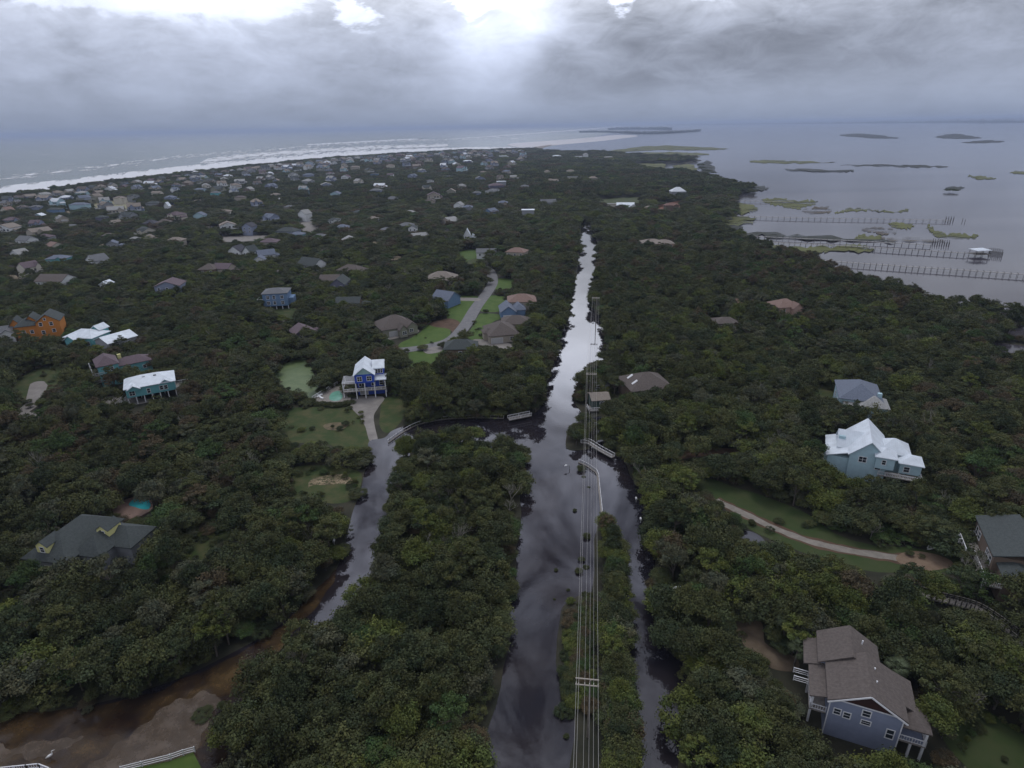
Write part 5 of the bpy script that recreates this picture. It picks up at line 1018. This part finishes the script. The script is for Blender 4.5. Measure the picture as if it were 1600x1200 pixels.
def lamp(px, hgt, label):
    p = at(*px, 0); e = empty('street_lamp', (p.x, p.y, 0), .4, label, 'street lamp')
    b = MB(); b.tube([(0, 0, -.2), (0, 0, hgt)], [.11, .07], 8); b.build('pole', mat('galvanised pole', (.32, .33, .32), .5, .05), e)
    b = MB(); b.tube([(0, 0, hgt-.1), (-.5, 0, hgt+.15), (-1.0, 0, hgt+.15)], .05); b.build('arm', mat('galvanised pole', (.32, .33, .32), .5), e)
    b = MB(); b.tube([(-.85, 0, hgt+.12), (-1.1, 0, hgt+.2), (-1.6, 0, hgt+.1)], [.12, .26, .12], 8); b.build('lamp_head', mat('lamp head white', (.75, .75, .73), .5, .05), e)
lamp((1058, 962), 7.2, 'tall pale street lamp rising from trees at the right channel bank')
p = at(890, 730); lamp((890, 733), 1.3, 'short white channel light standing in the canal near the hooked boardwalk')
for px, lab in (((455, 872), 'thin white pole on the left lane bank, the lowest'), ((549, 790), 'thin white stake by the lane bank under the sand patch'),): 
    pass

# ------------------------------------------------------------------ power line
WH = 12.0
pt = [(931, 464), (923, 584), (919, 693), (917, 1063)]
P0 = at(917.5, 1064, WH); P3 = at(931, 463, 12.5); P1 = at(924, 583, WH)
axis = Vector((P3.x-P0.x, P3.y-P0.y, 0)); axn = axis.normalized(); side = Vector((axn.y, -axn.x, 0))
poles = [P0-axis*0.0, P1, P3]
PP = [Vector((p.x, p.y, 0)) for p in poles]
PPb = PP[0]-(PP[1]-PP[0]).normalized()*90     # the pole behind the camera
m_pole = mat('utility pole wood', (.16, .14, .115), .9, .25, 2); m_wire = mat('aluminium wire', (.36, .35, .33), .5, .05, metal=.2)
def upole(p, label, double=True):
    e = empty('utility_pole', (p.x, p.y, 0), math.atan2(side.y, side.x), label, 'utility pole', 'poles of the power line')
    for yy in ((-.55, .55) if double else (0,)):
        b = MB(); b.bar((-1.75, yy, WH-.25), (1.75, yy, WH-.25), .13, .16); b.build('crossarm', mat('pale crossarm', (.38, .34, .28), .8, .15), e)
    b = MB(); b.tube([(0.45, 0, -.5), (.45, 0, WH+.25)], [.2, .13], 10); b.build('pole', m_pole, e)
    for x in (-1.6, -1.25, -.35, .35, .95, 1.6):
        i_ = MB(); i_.tube([(x, 0 if not double else -.55, WH-.15), (x, 0 if not double else -.55, WH+.2)], [.09, .06], 6); i_.build('insulator', mat('pale insulator', (.55, .52, .45), .4, .05), e)
upole(PP[0], 'utility pole with two pale crossarms on the bushy strip, nearest the camera'); upole(PP[1], 'utility pole with crossarms left of the low brown hip roof'); upole(PP[2], 'farthest utility pole on the right bank of the bright canal')
W_OFF = [(-1.6, 'outermost left'), (-1.25, 'second from the left'), (-.35, 'third from the left'), (.35, 'third from the right'), (.95, 'second from the right'), (1.6, 'outermost right')]
for x, nm in W_OFF:
    b = MB(); pts = []
    seq = [PPb, PP[0], PP[1], PP[2]]
    for a, c in zip(seq, seq[1:]):
        n = 16
        for i in range(n): t = i/n; q = a.lerp(c, t)+side*x; pts.append((q.x, q.y, WH+.15-4*1.1*t*(1-t)))
    q = seq[-1]+side*x; pts.append((q.x, q.y, WH+.15)); b.tube(pts, (.023 if abs(x) > 1 else .018), 5)
    o = b.build('power_cable', m_wire); props(o, f'pale power cable, {nm} of the six strung over the strip', 'power cable', 'cables of the power line')

# ------------------------------------------------------------------ trees
def leaf_mat(name, inst):
    mt = bpy.data.materials.new(name); mt.use_nodes = True; nt = mt.node_tree; N = nt.nodes; L = nt.links; b = N['Principled BSDF']; b.inputs['Roughness'].default_value = .75; b.inputs['Specular IOR Level'].default_value = .12
    if inst:
        a = N.new('ShaderNodeAttribute'); a.attribute_type = 'INSTANCER'; a.attribute_name = 'tint'; tint = a.outputs['Color']
    else:
        a = N.new('ShaderNodeObjectInfo'); tint = a.outputs['Color']
    v = N.new('ShaderNodeAttribute'); v.attribute_name = 'leafvar'; mx = N.new('ShaderNodeMix'); mx.data_type = 'RGBA'; mx.blend_type = 'MULTIPLY'; mx.inputs[0].default_value = 1
    L.new(tint, mx.inputs[6]); L.new(v.outputs['Color'], mx.inputs[7])
    L.new(mx.outputs[2], b.inputs['Base Color'])
    return mt
m_leaf = leaf_mat('foliage', False); m_leafi = leaf_mat('wood foliage', True)
m_bark = mat('grey brown bark', (.10, .085, .07), .95, .3, 3); m_pale = mat('pale bare branches', (.25, .23, .20), .9, .2, 3)
def crown(seed, Rr, Hh, base, nl, nq, ls, flat=1.0, lr=(.26, .42), spread=.72, top=.55):
    """leaf-sized faces over overlapping clumps; returns verts, faces, per-face colour"""
    g = np.random.default_rng(seed); lob = []
    for i in range(nl):
        r = Rr*spread*math.sqrt(g.uniform(0, 1)); t = g.uniform(0, 2*math.pi); ed = 1-(r/Rr)**2
        zz = base+(Hh-base)*(.20+ top*math.sqrt(max(.05, ed))*g.uniform(.55, 1.0)); rad = Rr*g.uniform(*lr)
        lob.append((r*math.cos(t), r*math.sin(t), min(zz, Hh-rad*.7*flat), rad, g.uniform(.80, 1.22), g.uniform(-.10, .10)))
    vs = []; cols = []; wts = np.array([l[3]**2 for l in lob]); wts /= wts.sum(); cnt = g.multinomial(nq, wts)
    for (lx, ly, lz, rad, br, hue), n in zip(lob, cnt):
        if n == 0: continue
        d = g.normal(size=(n, 3)); d[:, 2] = np.abs(d[:, 2])*1.0-.32; d /= np.linalg.norm(d, axis=1)[:, None]
        rr = rad*np.where(g.uniform(0, 1, n) < .22, g.uniform(1.0, 1.65, n), g.uniform(.45, 1.1, n)); c = np.stack([lx+d[:, 0]*rr, ly+d[:, 1]*rr, lz+d[:, 2]*rr*.8*flat], 1)
        nrm = d*1.0+g.normal(size=(n, 3))*.5; nrm[:, 2] += .3; nrm /= np.linalg.norm(nrm, axis=1)[:, None]
        a = np.cross(nrm, g.normal(size=(n, 3))); a /= np.linalg.norm(a, axis=1)[:, None]; bb = np.cross(nrm, a)
        s1 = ls*g.uniform(.5, 1.2, n)[:, None]; s2 = s1*g.uniform(.45, .9, n)[:, None]
        q = np.stack([c-a*s1*.5, c-bb*s2*.5, c+a*s1*.5, c+bb*s2*.5], 1); vs.append(q.reshape(-1, 3))
        v = br*g.uniform(.84, 1.16, n); cl = np.stack([v*(1+hue), v, v*(1-hue), np.ones(n)], 1); cols.append(cl)
    return np.concatenate(vs), np.concatenate(cols), lob
def add_leaves(me, V, Cc, extra=None, mats=()):
    nf = len(Cc); nv = len(V); ev, ef = extra or ([], []); me.vertices.add(nv+len(ev)); A = np.concatenate([V, np.array(ev).reshape(-1, 3)]) if len(ev) else V; me.vertices.foreach_set('co', A.astype(np.float32).ravel())
    lens = [4]*nf+[len(f) for f in ef]; tot = sum(lens); me.loops.add(tot); idx = np.concatenate([np.arange(nf*4), np.array([i+nv for f in ef for i in f], int)]) if ef else np.arange(nf*4)
    me.loops.foreach_set('vertex_index', idx.astype(np.int32)); me.polygons.add(len(lens)); me.polygons.foreach_set('loop_start', np.concatenate([[0], np.cumsum(lens)[:-1]]).astype(np.int32))
    me.update(calc_edges=True)
    at_ = me.attributes.new('leafvar', 'FLOAT_COLOR', 'FACE'); cc = np.ones((len(lens), 4), np.float32); cc[:nf] = Cc; at_.data.foreach_set('color', cc.ravel())
    for m_ in mats: me.materials.append(m_)
    if ef: mi = np.zeros(len(lens), np.int32); mi[nf:] = 1; me.polygons.foreach_set('material_index', mi)
    me.validate()
def limbs(seed, lob, base, r0, n=7, lean=.3, fork=.55):
    g = random.Random(seed); b = MB(); top = (g.uniform(-lean, lean), g.uniform(-lean, lean), base*fork+1.2)
    b.tube([(0, 0, -.4), (top[0]*.5, top[1]*.5, top[2]*.6), top], [r0*1.25, r0, r0*.8], 7)
    for l in lob[:n]:
        m_ = ((top[0]+l[0])/2+g.uniform(-.3, .3), (top[1]+l[1])/2+g.uniform(-.3, .3), top[2]+(l[2]-top[2])*.62); b.tube([top, m_, (l[0], l[1], l[2])], [r0*.5, r0*.32, r0*.12], 5)
    return b
def bare(seed, Hh, r0=.14, depth=4):
    g = random.Random(seed); b = MB()
    def grow(p, d, l, r, k):
        q = p+d*l; m_ = p.lerp(q, .5)+Vector((g.uniform(-1, 1), g.uniform(-1, 1), 0))*l*.06; b.tube([p, m_, q], [r, r*.85, r*.65], 5 if k < 2 else 4)
        if k >= depth: return
        for i in range(3 if k else 4):
            v = Vector((g.gauss(0, 1), g.gauss(0, 1), g.uniform(.2, 1.1))).normalized(); grow(p.lerp(q, g.uniform(.55, 1)), (d*.75+v*.65).normalized(), l*g.uniform(.55, .8), r*.55, k+1)
    grow(Vector((0, 0, -.3)), Vector((g.uniform(-.1, .1), g.uniform(-.1, .1), 1)).normalized(), Hh*.38, r0, 0); return b
# kinds: (name, look, radius, height, crown base, clumps, faces, leaf, options)
KINDS_ = [
 ('broadleaf_tree', 'round-crowned', 3.8, 8.4, .5, 55, 6400, .42, dict(lr=(.12, .32), top=.66, spread=.82)),
 ('broadleaf_tree', 'lumpy', 4.1, 7.8, .3, 44, 6200, .44, dict(lr=(.10, .38), top=.7, spread=.86)),
 ('broadleaf_tree', 'wide', 4.8, 7.0, .3, 64, 6800, .42, dict(lr=(.08, .24), spread=.92)),
 ('broadleaf_tree', 'tall', 3.3, 9.8, 1.0, 44, 5400, .40, dict(lr=(.12, .36), top=.74, spread=.85)),
 ('pine_tree', 'open-topped pine', 3.3, 10.4, 3.4, 36, 3200, .38, dict(lr=(.08, .24), spread=.95, top=.66, flat=.6)),
 ('pine_tree', 'dense pine', 3.2, 9.4, 1.6, 36, 5400, .36, dict(lr=(.14, .34), spread=.8, top=.7)),
 ('broadleaf_tree', 'ragged', 4.0, 7.6, .5, 40, 3300, .40, dict(lr=(.08, .28), spread=1.0, top=.7)),
]
LIB = bpy.data.collections.new('tree_library')     # never linked: sources for the wood
proto_t = []
for k, (nm, look, Rr, Hh, bs, nl, nq, ls, op) in enumerate(KINDS_):
    V, Cc, lob = crown(100+k, Rr, Hh, bs, nl, nq, ls, **op); mc = bpy.data.meshes.new('crown'); add_leaves(mc, V, Cc, mats=[m_leaf])
    tb = limbs(k, lob, bs, .2 if nm != 'pine_tree' else .16, fork=.55 if nm != 'pine_tree' else .95); mt_ = bpy.data.meshes.new('trunk'); mt_.from_pydata(tb.v, [], tb.f); mt_.materials.append(m_bark)
    proto_t.append((nm, look, mc, mt_, Rr, Hh))
    mi = bpy.data.meshes.new(f'wood_tree_{k}'); add_leaves(mi, V, Cc, extra=(tb.v, tb.f), mats=[m_leafi, m_bark]); o = bpy.data.objects.new(f'wood_tree_{k:02d}', mi); LIB.objects.link(o)
NK = len(KINDS_)
# far clumps: several crowns in one low-detail piece (index NK, NK+1), leafless tree (NK+2)
for j in range(3):
    Vs = []; Cs = []; g = random.Random(50+j)
    for i in range(7):
        V, Cc, lob = crown(300+j*10+i, 3.4, g.uniform(6.4, 9.6), 1.8, 10, 700, .95, lr=(.26, .5)); off = (g.uniform(-6, 6), g.uniform(-6, 6), 0); Vs.append(V+np.array(off)); Cs.append(Cc*np.array([g.uniform(.75, 1.25)]*3+[1]))
    mi = bpy.data.meshes.new(f'wood_clump_{j}'); add_leaves(mi, np.concatenate(Vs), np.concatenate(Cs), mats=[m_leafi]); LIB.objects.link(bpy.data.objects.new(f'wood_tree_{NK+j:02d}', mi))
bb = bare(5, 8.5); mb_ = bpy.data.meshes.new('bare'); mb_.from_pydata(bb.v, [], bb.f); mb_.materials.append(m_pale); LIB.objects.link(bpy.data.objects.new(f'wood_tree_{NK+3:02d}', mb_))

# where trees stand: rings of cells whose size grows with distance
def scatter():
    X = []; Y = []; S = []
    y = 22.0
    while y < 3600:
        s = max(4.3, y*.0125) if y < 900 else y*.0125+ (y-900)*.004
        hw = y*1.02+60; n = int(2*hw/s)
        xs_ = -hw+(np.arange(n)+rng.uniform(0, 1, n)*.9)*s; ys_ = y+rng.uniform(-.5, .5, n)*s
        X.append(xs_); Y.append(ys_); S.append(np.full(n, s)); y += s*.9
    X = np.concatenate(X); Y = np.concatenate(Y); S = np.concatenate(S)
    ok = inpoly(X, Y, LAND)
    on_isl = inpoly(X, Y, [(p.x, p.y) for p in isl]) | inpoly(X, Y, [(p.x, p.y) for p in BW])
    for c in CLEAR:
        cx0 = min(p[0] for p in c); cx1 = max(p[0] for p in c); cy0 = min(p[1] for p in c); cy1 = max(p[1] for p in c)
        m_ = (X > cx0) & (X < cx1) & (Y > cy0) & (Y < cy1); 
        if m_.any(): idx = np.where(m_)[0]; ins = inpoly(X[idx], Y[idx], c); ok[idx[ins]] = False
    strip = np.abs((X-PP[0].x)-(Y-PP[0].y)*axis.x/axis.y) < 3.2
    ok &= ~on_isl
    return_isl = [at(np.interp(yy, (826, 900, 1000, 1100, 1240), (948, 963, 962, 966, 972))+rng.uniform(-7, 7), yy, .1) for yy in np.linspace(830, 1240, 74)]
    BWp = [at(x_, y_, .1) for x_, y_ in ((896, 686), (903, 676), (912, 668), (920, 676), (926, 686), (908, 690), (900, 696))]
    E_ = return_isl+BWp; X = np.concatenate([X[ok], [p.x for p in E_]]); Y = np.concatenate([Y[ok], [p.y for p in E_]]); S = np.concatenate([S[ok], np.full(len(E_), 3.9)])
    return X, Y, S, np.concatenate([np.zeros(int(ok.sum()), bool), np.ones(len(E_), bool)])
TX, TY, TS, TI = scatter()
print('trees', len(TX))
TINTS = [((.057, .066, .028), 'dark green'), ((.073, .081, .031), 'olive green'), ((.090, .108, .029), 'yellow-green'), ((.084, .067, .038), 'reddish brown'), ((.085, .090, .053), 'grey-green'), ((.044, .057, .026), 'deep green'), ((.055, .087, .029), 'bright green')]
WTS = [.34, .26, .08, .08, .07, .12, .05]
def inside1(q, vb):
    x0, x1, y0, y1, pts = vb; X, Y = q[0], q[1]
    if X < x0 or X > x1 or Y < y0 or Y > y1: return False
    c = False; n = len(pts)
    for i in range(n):
        a = pts[i]; b = pts[i-1]
        if (a[1] > Y) != (b[1] > Y) and X < (b[0]-a[0])*(Y-a[1])/(b[1]-a[1])+a[0]: c = not c
    return c
VISB = [(min(p[0] for p in v), max(p[0] for p in v), min(p[1] for p in v), max(p[1] for p in v), v) for v in VIS]
trees = []
for x, y, s, ti in zip(TX, TY, TS, TI):
    nz = mnoise.noise(Vector((x*.022, y*.022, 1.7))); n2 = mnoise.noise(Vector((x*.009, y*.009, 7.7)))
    k = random.randrange(NK); w = list(WTS); w[3] *= max(.2, 1+n2*4); w[2] *= max(.2, 1-n2*3); w[4] *= max(.3, 1+nz*2); ci = random.choices(range(7), w)[0]
    town = y > 230 and x < 30
    hs = random.choice((random.uniform(.62, .95), random.uniform(.8, 1.1), random.uniform(.9, 1.28)))*(1+nz*.2)*(.86 if town else 1.0)
    if ti: hs = random.uniform(.45, .72)
    sc = s/4.3
    if random.random() < .035 and y < 500: k = NK+3
    if y < 900 and not ti:
        top = 8.2*hs; lat = 2.6 if random.random() < .7 else 0.6; qs = [proj((x, y, top*.9)), proj((x, y, top*.5)), proj((x-lat, y, top*.6)), proj((x+lat, y, top*.6))]
        if qs[0] and any(inside1(q_, v) for v in VISB for q_ in qs): continue
    trees.append([x, y, s, k, ci, hs, ti])
# the 300 that show largest stand on their own
def size_px(t):
    q = proj((t[0], t[1], 6))
    if q is None: return 0
    if q[0] < -45 or q[0] > 1645 or q[1] > 1255: return 0
    return 1000.0/q[2]*t[5]
trees.sort(key=size_px, reverse=True)
TLM = [(l, x, y) for l, x, y in LM]+[('the mud flat', 250, 1150), ('the white rail fence', 250, 1185), ('the near utility pole', 918, 1064), ('the street lamp', 1059, 925), ('the sandy clearing', 1195, 1005), ('the hooked boardwalk', 936, 770), ('the white footbridge', 812, 652),
      ('the pale path', 1300, 852), ('the weathered boardwalk', 1540, 960), ('the main canal at the bottom edge', 830, 1190), ('the hedge island', 965, 1000), ('the brown shallows', 480, 960), ('the bottom of the central wood', 560, 1180), ('the middle of the central wood', 680, 980), ('the right channel', 1030, 1110), ('the lower lawn corner', 1560, 1170), ('the bottom edge under the path', 1180, 1190), ('the left edge', 20, 1000)]
tl = []
for n_, t in enumerate(trees[:300]):
    x, y, s, k, ci, hs, ti = t; k = k if k < NK else random.randrange(NK); t[3] = k
    nm, look, mc, mt_, Rr, Hh = proto_t[k]; col, cn = TINTS[ci]
    e = empty(nm, (x, y, 0), random.uniform(0, 6.28), 'x', 'tree', 'trees of the near woods'); ws = (s/4.3)*random.uniform(.82, 1.12)*(.75 if ti else 1); e.scale = (ws, ws, hs)
    v = random.uniform(.76, 1.06)
    c_ = bpy.data.objects.new('crown', mc); link(c_, e); c_.color = (col[0]*v, col[1]*v, col[2]*v, 1); tr_ = bpy.data.objects.new('trunk', mt_); link(tr_, e)
    q = proj((x, y, 6)); rel, dd = relation(q[0], q[1], TLM)
    tl.append(dict(look=f"{cn} {look} {'' if 'pine' in look else 'tree'}".strip(), rel=rel, dist=dd, obj=e))
unique_labels(tl)
# leafless trees seen in the photograph
for i, (px, hh, lab) in enumerate((((668, 868), 9, 'bare pale tree with upright forked branches in the wood between the waters'), ((690, 862), 7, 'bare pale tree just right of the forked bare one'), ((717, 848), 9.5, 'bare reddish-grey tree, rightmost of three in the wood between the waters'),
     ((1500, 1090), 8, 'bare grey tree behind the big brown gable roof'), ((1518, 900), 10, 'bare leaning tree by the foot of the balconied grey house'), ((460, 1150), 7, 'bare pale tree near the lower left of the middle wood'), ((1535, 1045), 7, 'bare grey tree under the weathered boardwalk'))):
    p = at(*px, hh*.3); e = empty('bare_tree', (p.x, p.y, 0), i*1.3, lab, 'tree'); b = bare(20+i, hh, .15, 4); b.build('branches', m_pale, e); e.rotation_euler = (0, .1 if i % 2 else -.1, i*1.3)
# palms
def palm(px, h, label):
    p = at(*px, h); e = empty('palm_tree', (p.x, p.y, 0), random.random()*6, label, 'palm tree'); b = MB(); b.tube([(0, 0, -.3), (.1, 0, h*.5), (0, .1, h)], [.2, .16, .15], 8); b.build('trunk', m_bark, e)
    g = random.Random(int(px[0])); f = MB()
    for i in range(34):
        a = i*2.4; el_ = g.uniform(-.5, 1.1); L_ = g.uniform(1.6, 2.3); d = Vector((math.cos(a)*math.cos(el_), math.sin(a)*math.cos(el_), math.sin(el_))); s_ = Vector((-math.sin(a), math.cos(a), 0)); o_ = Vector((0, .1, h))
        for j in range(9):
            fa = (j-4)*.22; d2 = (d*math.cos(fa)+s_*math.sin(fa)).normalized(); st = o_+d*L_*.45; en = st+d2*L_*.6-Vector((0, 0, .25)); pr_ = s_*.05
            f.add([st-pr_, st+pr_, en], [(0, 1, 2)])
        f.bar(o_, o_+d*L_*.47, .05)
    f.build('crown', mat('palm frond', (.075, .095, .045), .7, .3, 2), e)
palm((1229, 968), 5.5, 'pale fan palm above the sandy clearing behind the brown gable roof'); palm((1247, 1012), 5, 'fan palm touching the left side of the brown gable roof'); palm((1401, 1040), 6, 'ragged fan palm against the right side of the brown gable roof'); palm((298, 610), 4.5, 'fan palm beside the pale blue pool')
# low bushes: hedge by the pool, clumps drowned in the canal
def bush(px, r, label, ci=0, grp=None, z=0):
    p = at(*px, .3); e = empty('bush', (p.x, p.y, z-.1), random.random()*6, label, 'bush', grp); c_ = bpy.data.objects.new('foliage', proto_t[random.choice((0, 1, 2))][2]); link(c_, e); s_ = r/3.8; c_.scale = (s_, s_, s_*.75); c_.location = (0, 0, -1.2*s_); c_.color = (*TINTS[ci][0], 1)
for i, (x, y, r) in enumerate(((908, 733, 1.3), (912, 744, .5), (920, 760, .4), (898, 797, .6), (916, 838, 1.0), (909, 874, .8), (905, 893, .9), (916, 885, .6), (869, 890, .5), (903, 943, .4), (914, 928, .7), (923, 930, .7), (888, 921, .4), (885, 1150, .5), (1003, 822, .6), (866, 935, .3))):
    bush((x, y), r, 'x', 0, 'bushes drowned in the flood water'); tl2 = bpy.context.scene.collection.objects[-2]
    o_ = [o for o in COL.objects if o.type == 'EMPTY' and o.get('label') == 'x' and o.name.startswith('bush')][-1]
    o_['label'] = ['green bush in the water below the hooked boardwalk, the largest', 'small tuft just under the largest drowned bush', 'dark tuft crossed by the power cables beside the hooked boardwalk', 'dark drowned tuft mid-canal left of the cables', 'bush under the cables level with the hedge island tip', 'drowned bush left of the cables halfway down the hedge island', 'lower drowned bush left of the cables', 'drowned bush between the two left cables', 'lone dark tuft in the middle of the main canal', 'tiny tuft just above the bushy strip', 'bush at the top of the bushy strip under the cables', 'bush at the top right of the bushy strip', 'tiny tuft left of the cables in open water', 'small tuft in the canal beside the bottom of the strip', 'dark tuft at the bank of the right channel by a mailbox', 'tiny dark stub in the main canal'][i]
hp = [(489, 628), (496, 631), (505, 633), (514, 634), (523, 634.5), (532, 634), (541, 632), (547, 629), (549, 621)]
for i, p in enumerate(hp): bush(p, 1.5, 'x', 0, 'clipped hedge along the pool deck'); o_ = [o for o in COL.objects if o.type == 'EMPTY' and o.name.startswith('bush')][-1]; o_['label'] = 'clipped dark bush of the hedge along the wedge-shaped pool deck'
k_ = 0
for i in range(60):
    y = 940+i*2.9; p = at(random.uniform(880, 932), y, .3); e = empty('shrub', (p.x, p.y, -.1), random.random()*6, 'low shrub on the bushy strip under the power cables', 'shrub', 'low shrubs under the power cables')
    c_ = bpy.data.objects.new('foliage', proto_t[i % 3][2]); link(c_, e); s_ = random.uniform(.24, .46); c_.scale = (s_, s_, s_*.8); c_.location = (0, 0, -1.2*s_); c_.color = (*TINTS[(2, 6, 1, 3, 5)[i % 5]][0], 1)
# tree islets at the point of the sound
for i, (x, y) in enumerate(((1098, 262), (1106, 266), (1111, 268), (1095, 257), (1052, 271), (1068, 273), (1168, 296), (1176, 298), (1487, 295))):
    p = at(x, y, 3); e = empty('broadleaf_tree', (p.x, p.y, -1.2), i, 'dark tree on the marsh islets off the wooded point', 'tree', 'dark trees on the marsh islets'); c_ = bpy.data.objects.new('crown', proto_t[i % 3][2]); link(c_, e); c_.color = (*TINTS[0][0], 1); s_ = 2.4 if y < 280 else 1.8; e.scale = (s_, s_, .8)

# everything else of the wood: one object of instanced trees
rest = trees[300:]
# shrubs and young trees that close the gaps and the edges
SX = rng.uniform(-300, 300, 26000); SY = 24+rng.uniform(0, 1, 26000)**.7*330
ok = (np.abs(SX) < SY*1.0+40) & inpoly(SX, SY, LAND)
for c in CLEAR:
    idx_ = np.where(ok)[0]; ok[idx_[inpoly(SX[idx_], SY[idx_], c)]] = False
for x, y in zip(SX[ok], SY[ok]):
    hs = random.uniform(.22, .46); q1 = proj((x, y, 8*hs*.6))
    if q1 and any(inside1(q1, v) for v in VISB): continue
    rest.append([x, y, 4.3*random.uniform(.35, .62), random.choice((0, 1, 2, 6)), random.choices(range(7), WTS)[0], hs, False])
for cx_, cy_, rx_, ry_, n_ in ((500, 655, 70, 22, 26), (500, 757, 60, 22, 30), (55, 610, 40, 32, 26), (315, 858, 40, 22, 20), (1290, 850, 190, 40, 34), (1200, 1010, 50, 40, 10), (1550, 1165, 60, 40, 8), (465, 590, 34, 30, 8), (1285, 610, 20, 8, 6), (250, 1100, 160, 20, 10), (700, 512, 60, 30, 12)):
    for _ in range(n_):
        a_ = random.uniform(0, 6.28); r_ = random.uniform(.45, 1)**.5; p = at(cx_+rx_*r_*math.cos(a_), cy_+ry_*r_*math.sin(a_), 0); rest.append([p.x, p.y, 4.3*random.uniform(.12, .34), random.choice((0, 1, 2, 6)), random.choices(range(7), WTS)[0], random.uniform(.1, .22), False])
print('with undergrowth', len(rest))
me = bpy.data.meshes.new('forest'); n = len(rest); me.vertices.add(n); co = np.zeros((n, 3), np.float32); idx = np.zeros(n, np.int32); scl = np.zeros((n, 3), np.float32); rot = np.zeros(n, np.float32); tin = np.ones((n, 4), np.float32)
for i, (x, y, s, k, ci, hs, ti) in enumerate(rest):
    col = TINTS[ci][0]; v = random.uniform(.76, 1.14); sc = s/4.3*random.uniform(.85, 1.15)
    if s > 9.5 and k < NK: k = NK+random.randrange(3); sc = s/12.5*random.uniform(.9, 1.2)
    if ti: sc *= .75
    co[i] = (x, y, 0); idx[i] = k; scl[i] = (sc, sc, hs); rot[i] = random.uniform(0, 6.28); tin[i, :3] = [c*v for c in col]
me.vertices.foreach_set('co', co.ravel())
me.attributes.new('pick', 'INT', 'POINT').data.foreach_set('value', idx); me.attributes.new('scl', 'FLOAT_VECTOR', 'POINT').data.foreach_set('vector', scl.ravel())
me.attributes.new('rot', 'FLOAT', 'POINT').data.foreach_set('value', rot); me.attributes.new('tint', 'FLOAT_COLOR', 'POINT').data.foreach_set('color', tin.ravel())
fo = link(bpy.data.objects.new('forest', me)); props(fo, 'dense mixed wood covering the island around the houses', 'woodland', None, 'stuff')
ng = bpy.data.node_groups.new('forest', 'GeometryNodeTree'); ng.interface.new_socket('Geometry', in_out='INPUT', socket_type='NodeSocketGeometry'); ng.interface.new_socket('Geometry', in_out='OUTPUT', socket_type='NodeSocketGeometry')
GN = ng.nodes; gi = GN.new('NodeGroupInput'); go = GN.new('NodeGroupOutput'); ip = GN.new('GeometryNodeInstanceOnPoints'); ci_ = GN.new('GeometryNodeCollectionInfo'); ci_.inputs['Collection'].default_value = LIB; ci_.inputs['Separate Children'].default_value = True; ci_.inputs['Reset Children'].default_value = True
def na(name, typ):
    a = GN.new('GeometryNodeInputNamedAttribute'); a.data_type = typ; a.inputs['Name'].default_value = name; return a.outputs['Attribute']
cx = GN.new('ShaderNodeCombineXYZ'); ng.links.new(na('rot', 'FLOAT'), cx.inputs[2]); e2 = GN.new('FunctionNodeEulerToRotation'); ng.links.new(cx.outputs[0], e2.inputs[0])
ip.inputs['Pick Instance'].default_value = True
ng.links.new(gi.outputs[0], ip.inputs['Points']); ng.links.new(ci_.outputs[0], ip.inputs['Instance']); ng.links.new(na('pick', 'INT'), ip.inputs['Instance Index']); ng.links.new(e2.outputs[0], ip.inputs['Rotation']); ng.links.new(na('scl', 'FLOAT_VECTOR'), ip.inputs['Scale']); ng.links.new(ip.outputs[0], go.inputs[0])
md = fo.modifiers.new('forest', 'NODES'); md.node_group = ng

# ------------------------------------------------------------------ the air
hz = bpy.data.materials.new('haze'); hz.use_nodes = True; nt = hz.node_tree; nt.nodes.clear(); pv = nt.nodes.new('ShaderNodeVolumePrincipled'); pv.inputs['Color'].default_value = (.56, .66, .86, 1); pv.inputs['Density'].default_value = 9e-5; pv.inputs['Anisotropy'].default_value = 0.2
oo = nt.nodes.new('ShaderNodeOutputMaterial'); nt.links.new(pv.outputs[0], oo.inputs['Volume'])
b = MB(); b.box(-60000, -3000, -4, 60000, 95000, 130); o = b.build('haze', hz); props(o, kind='stuff')
print('objects', len(bpy.data.objects))
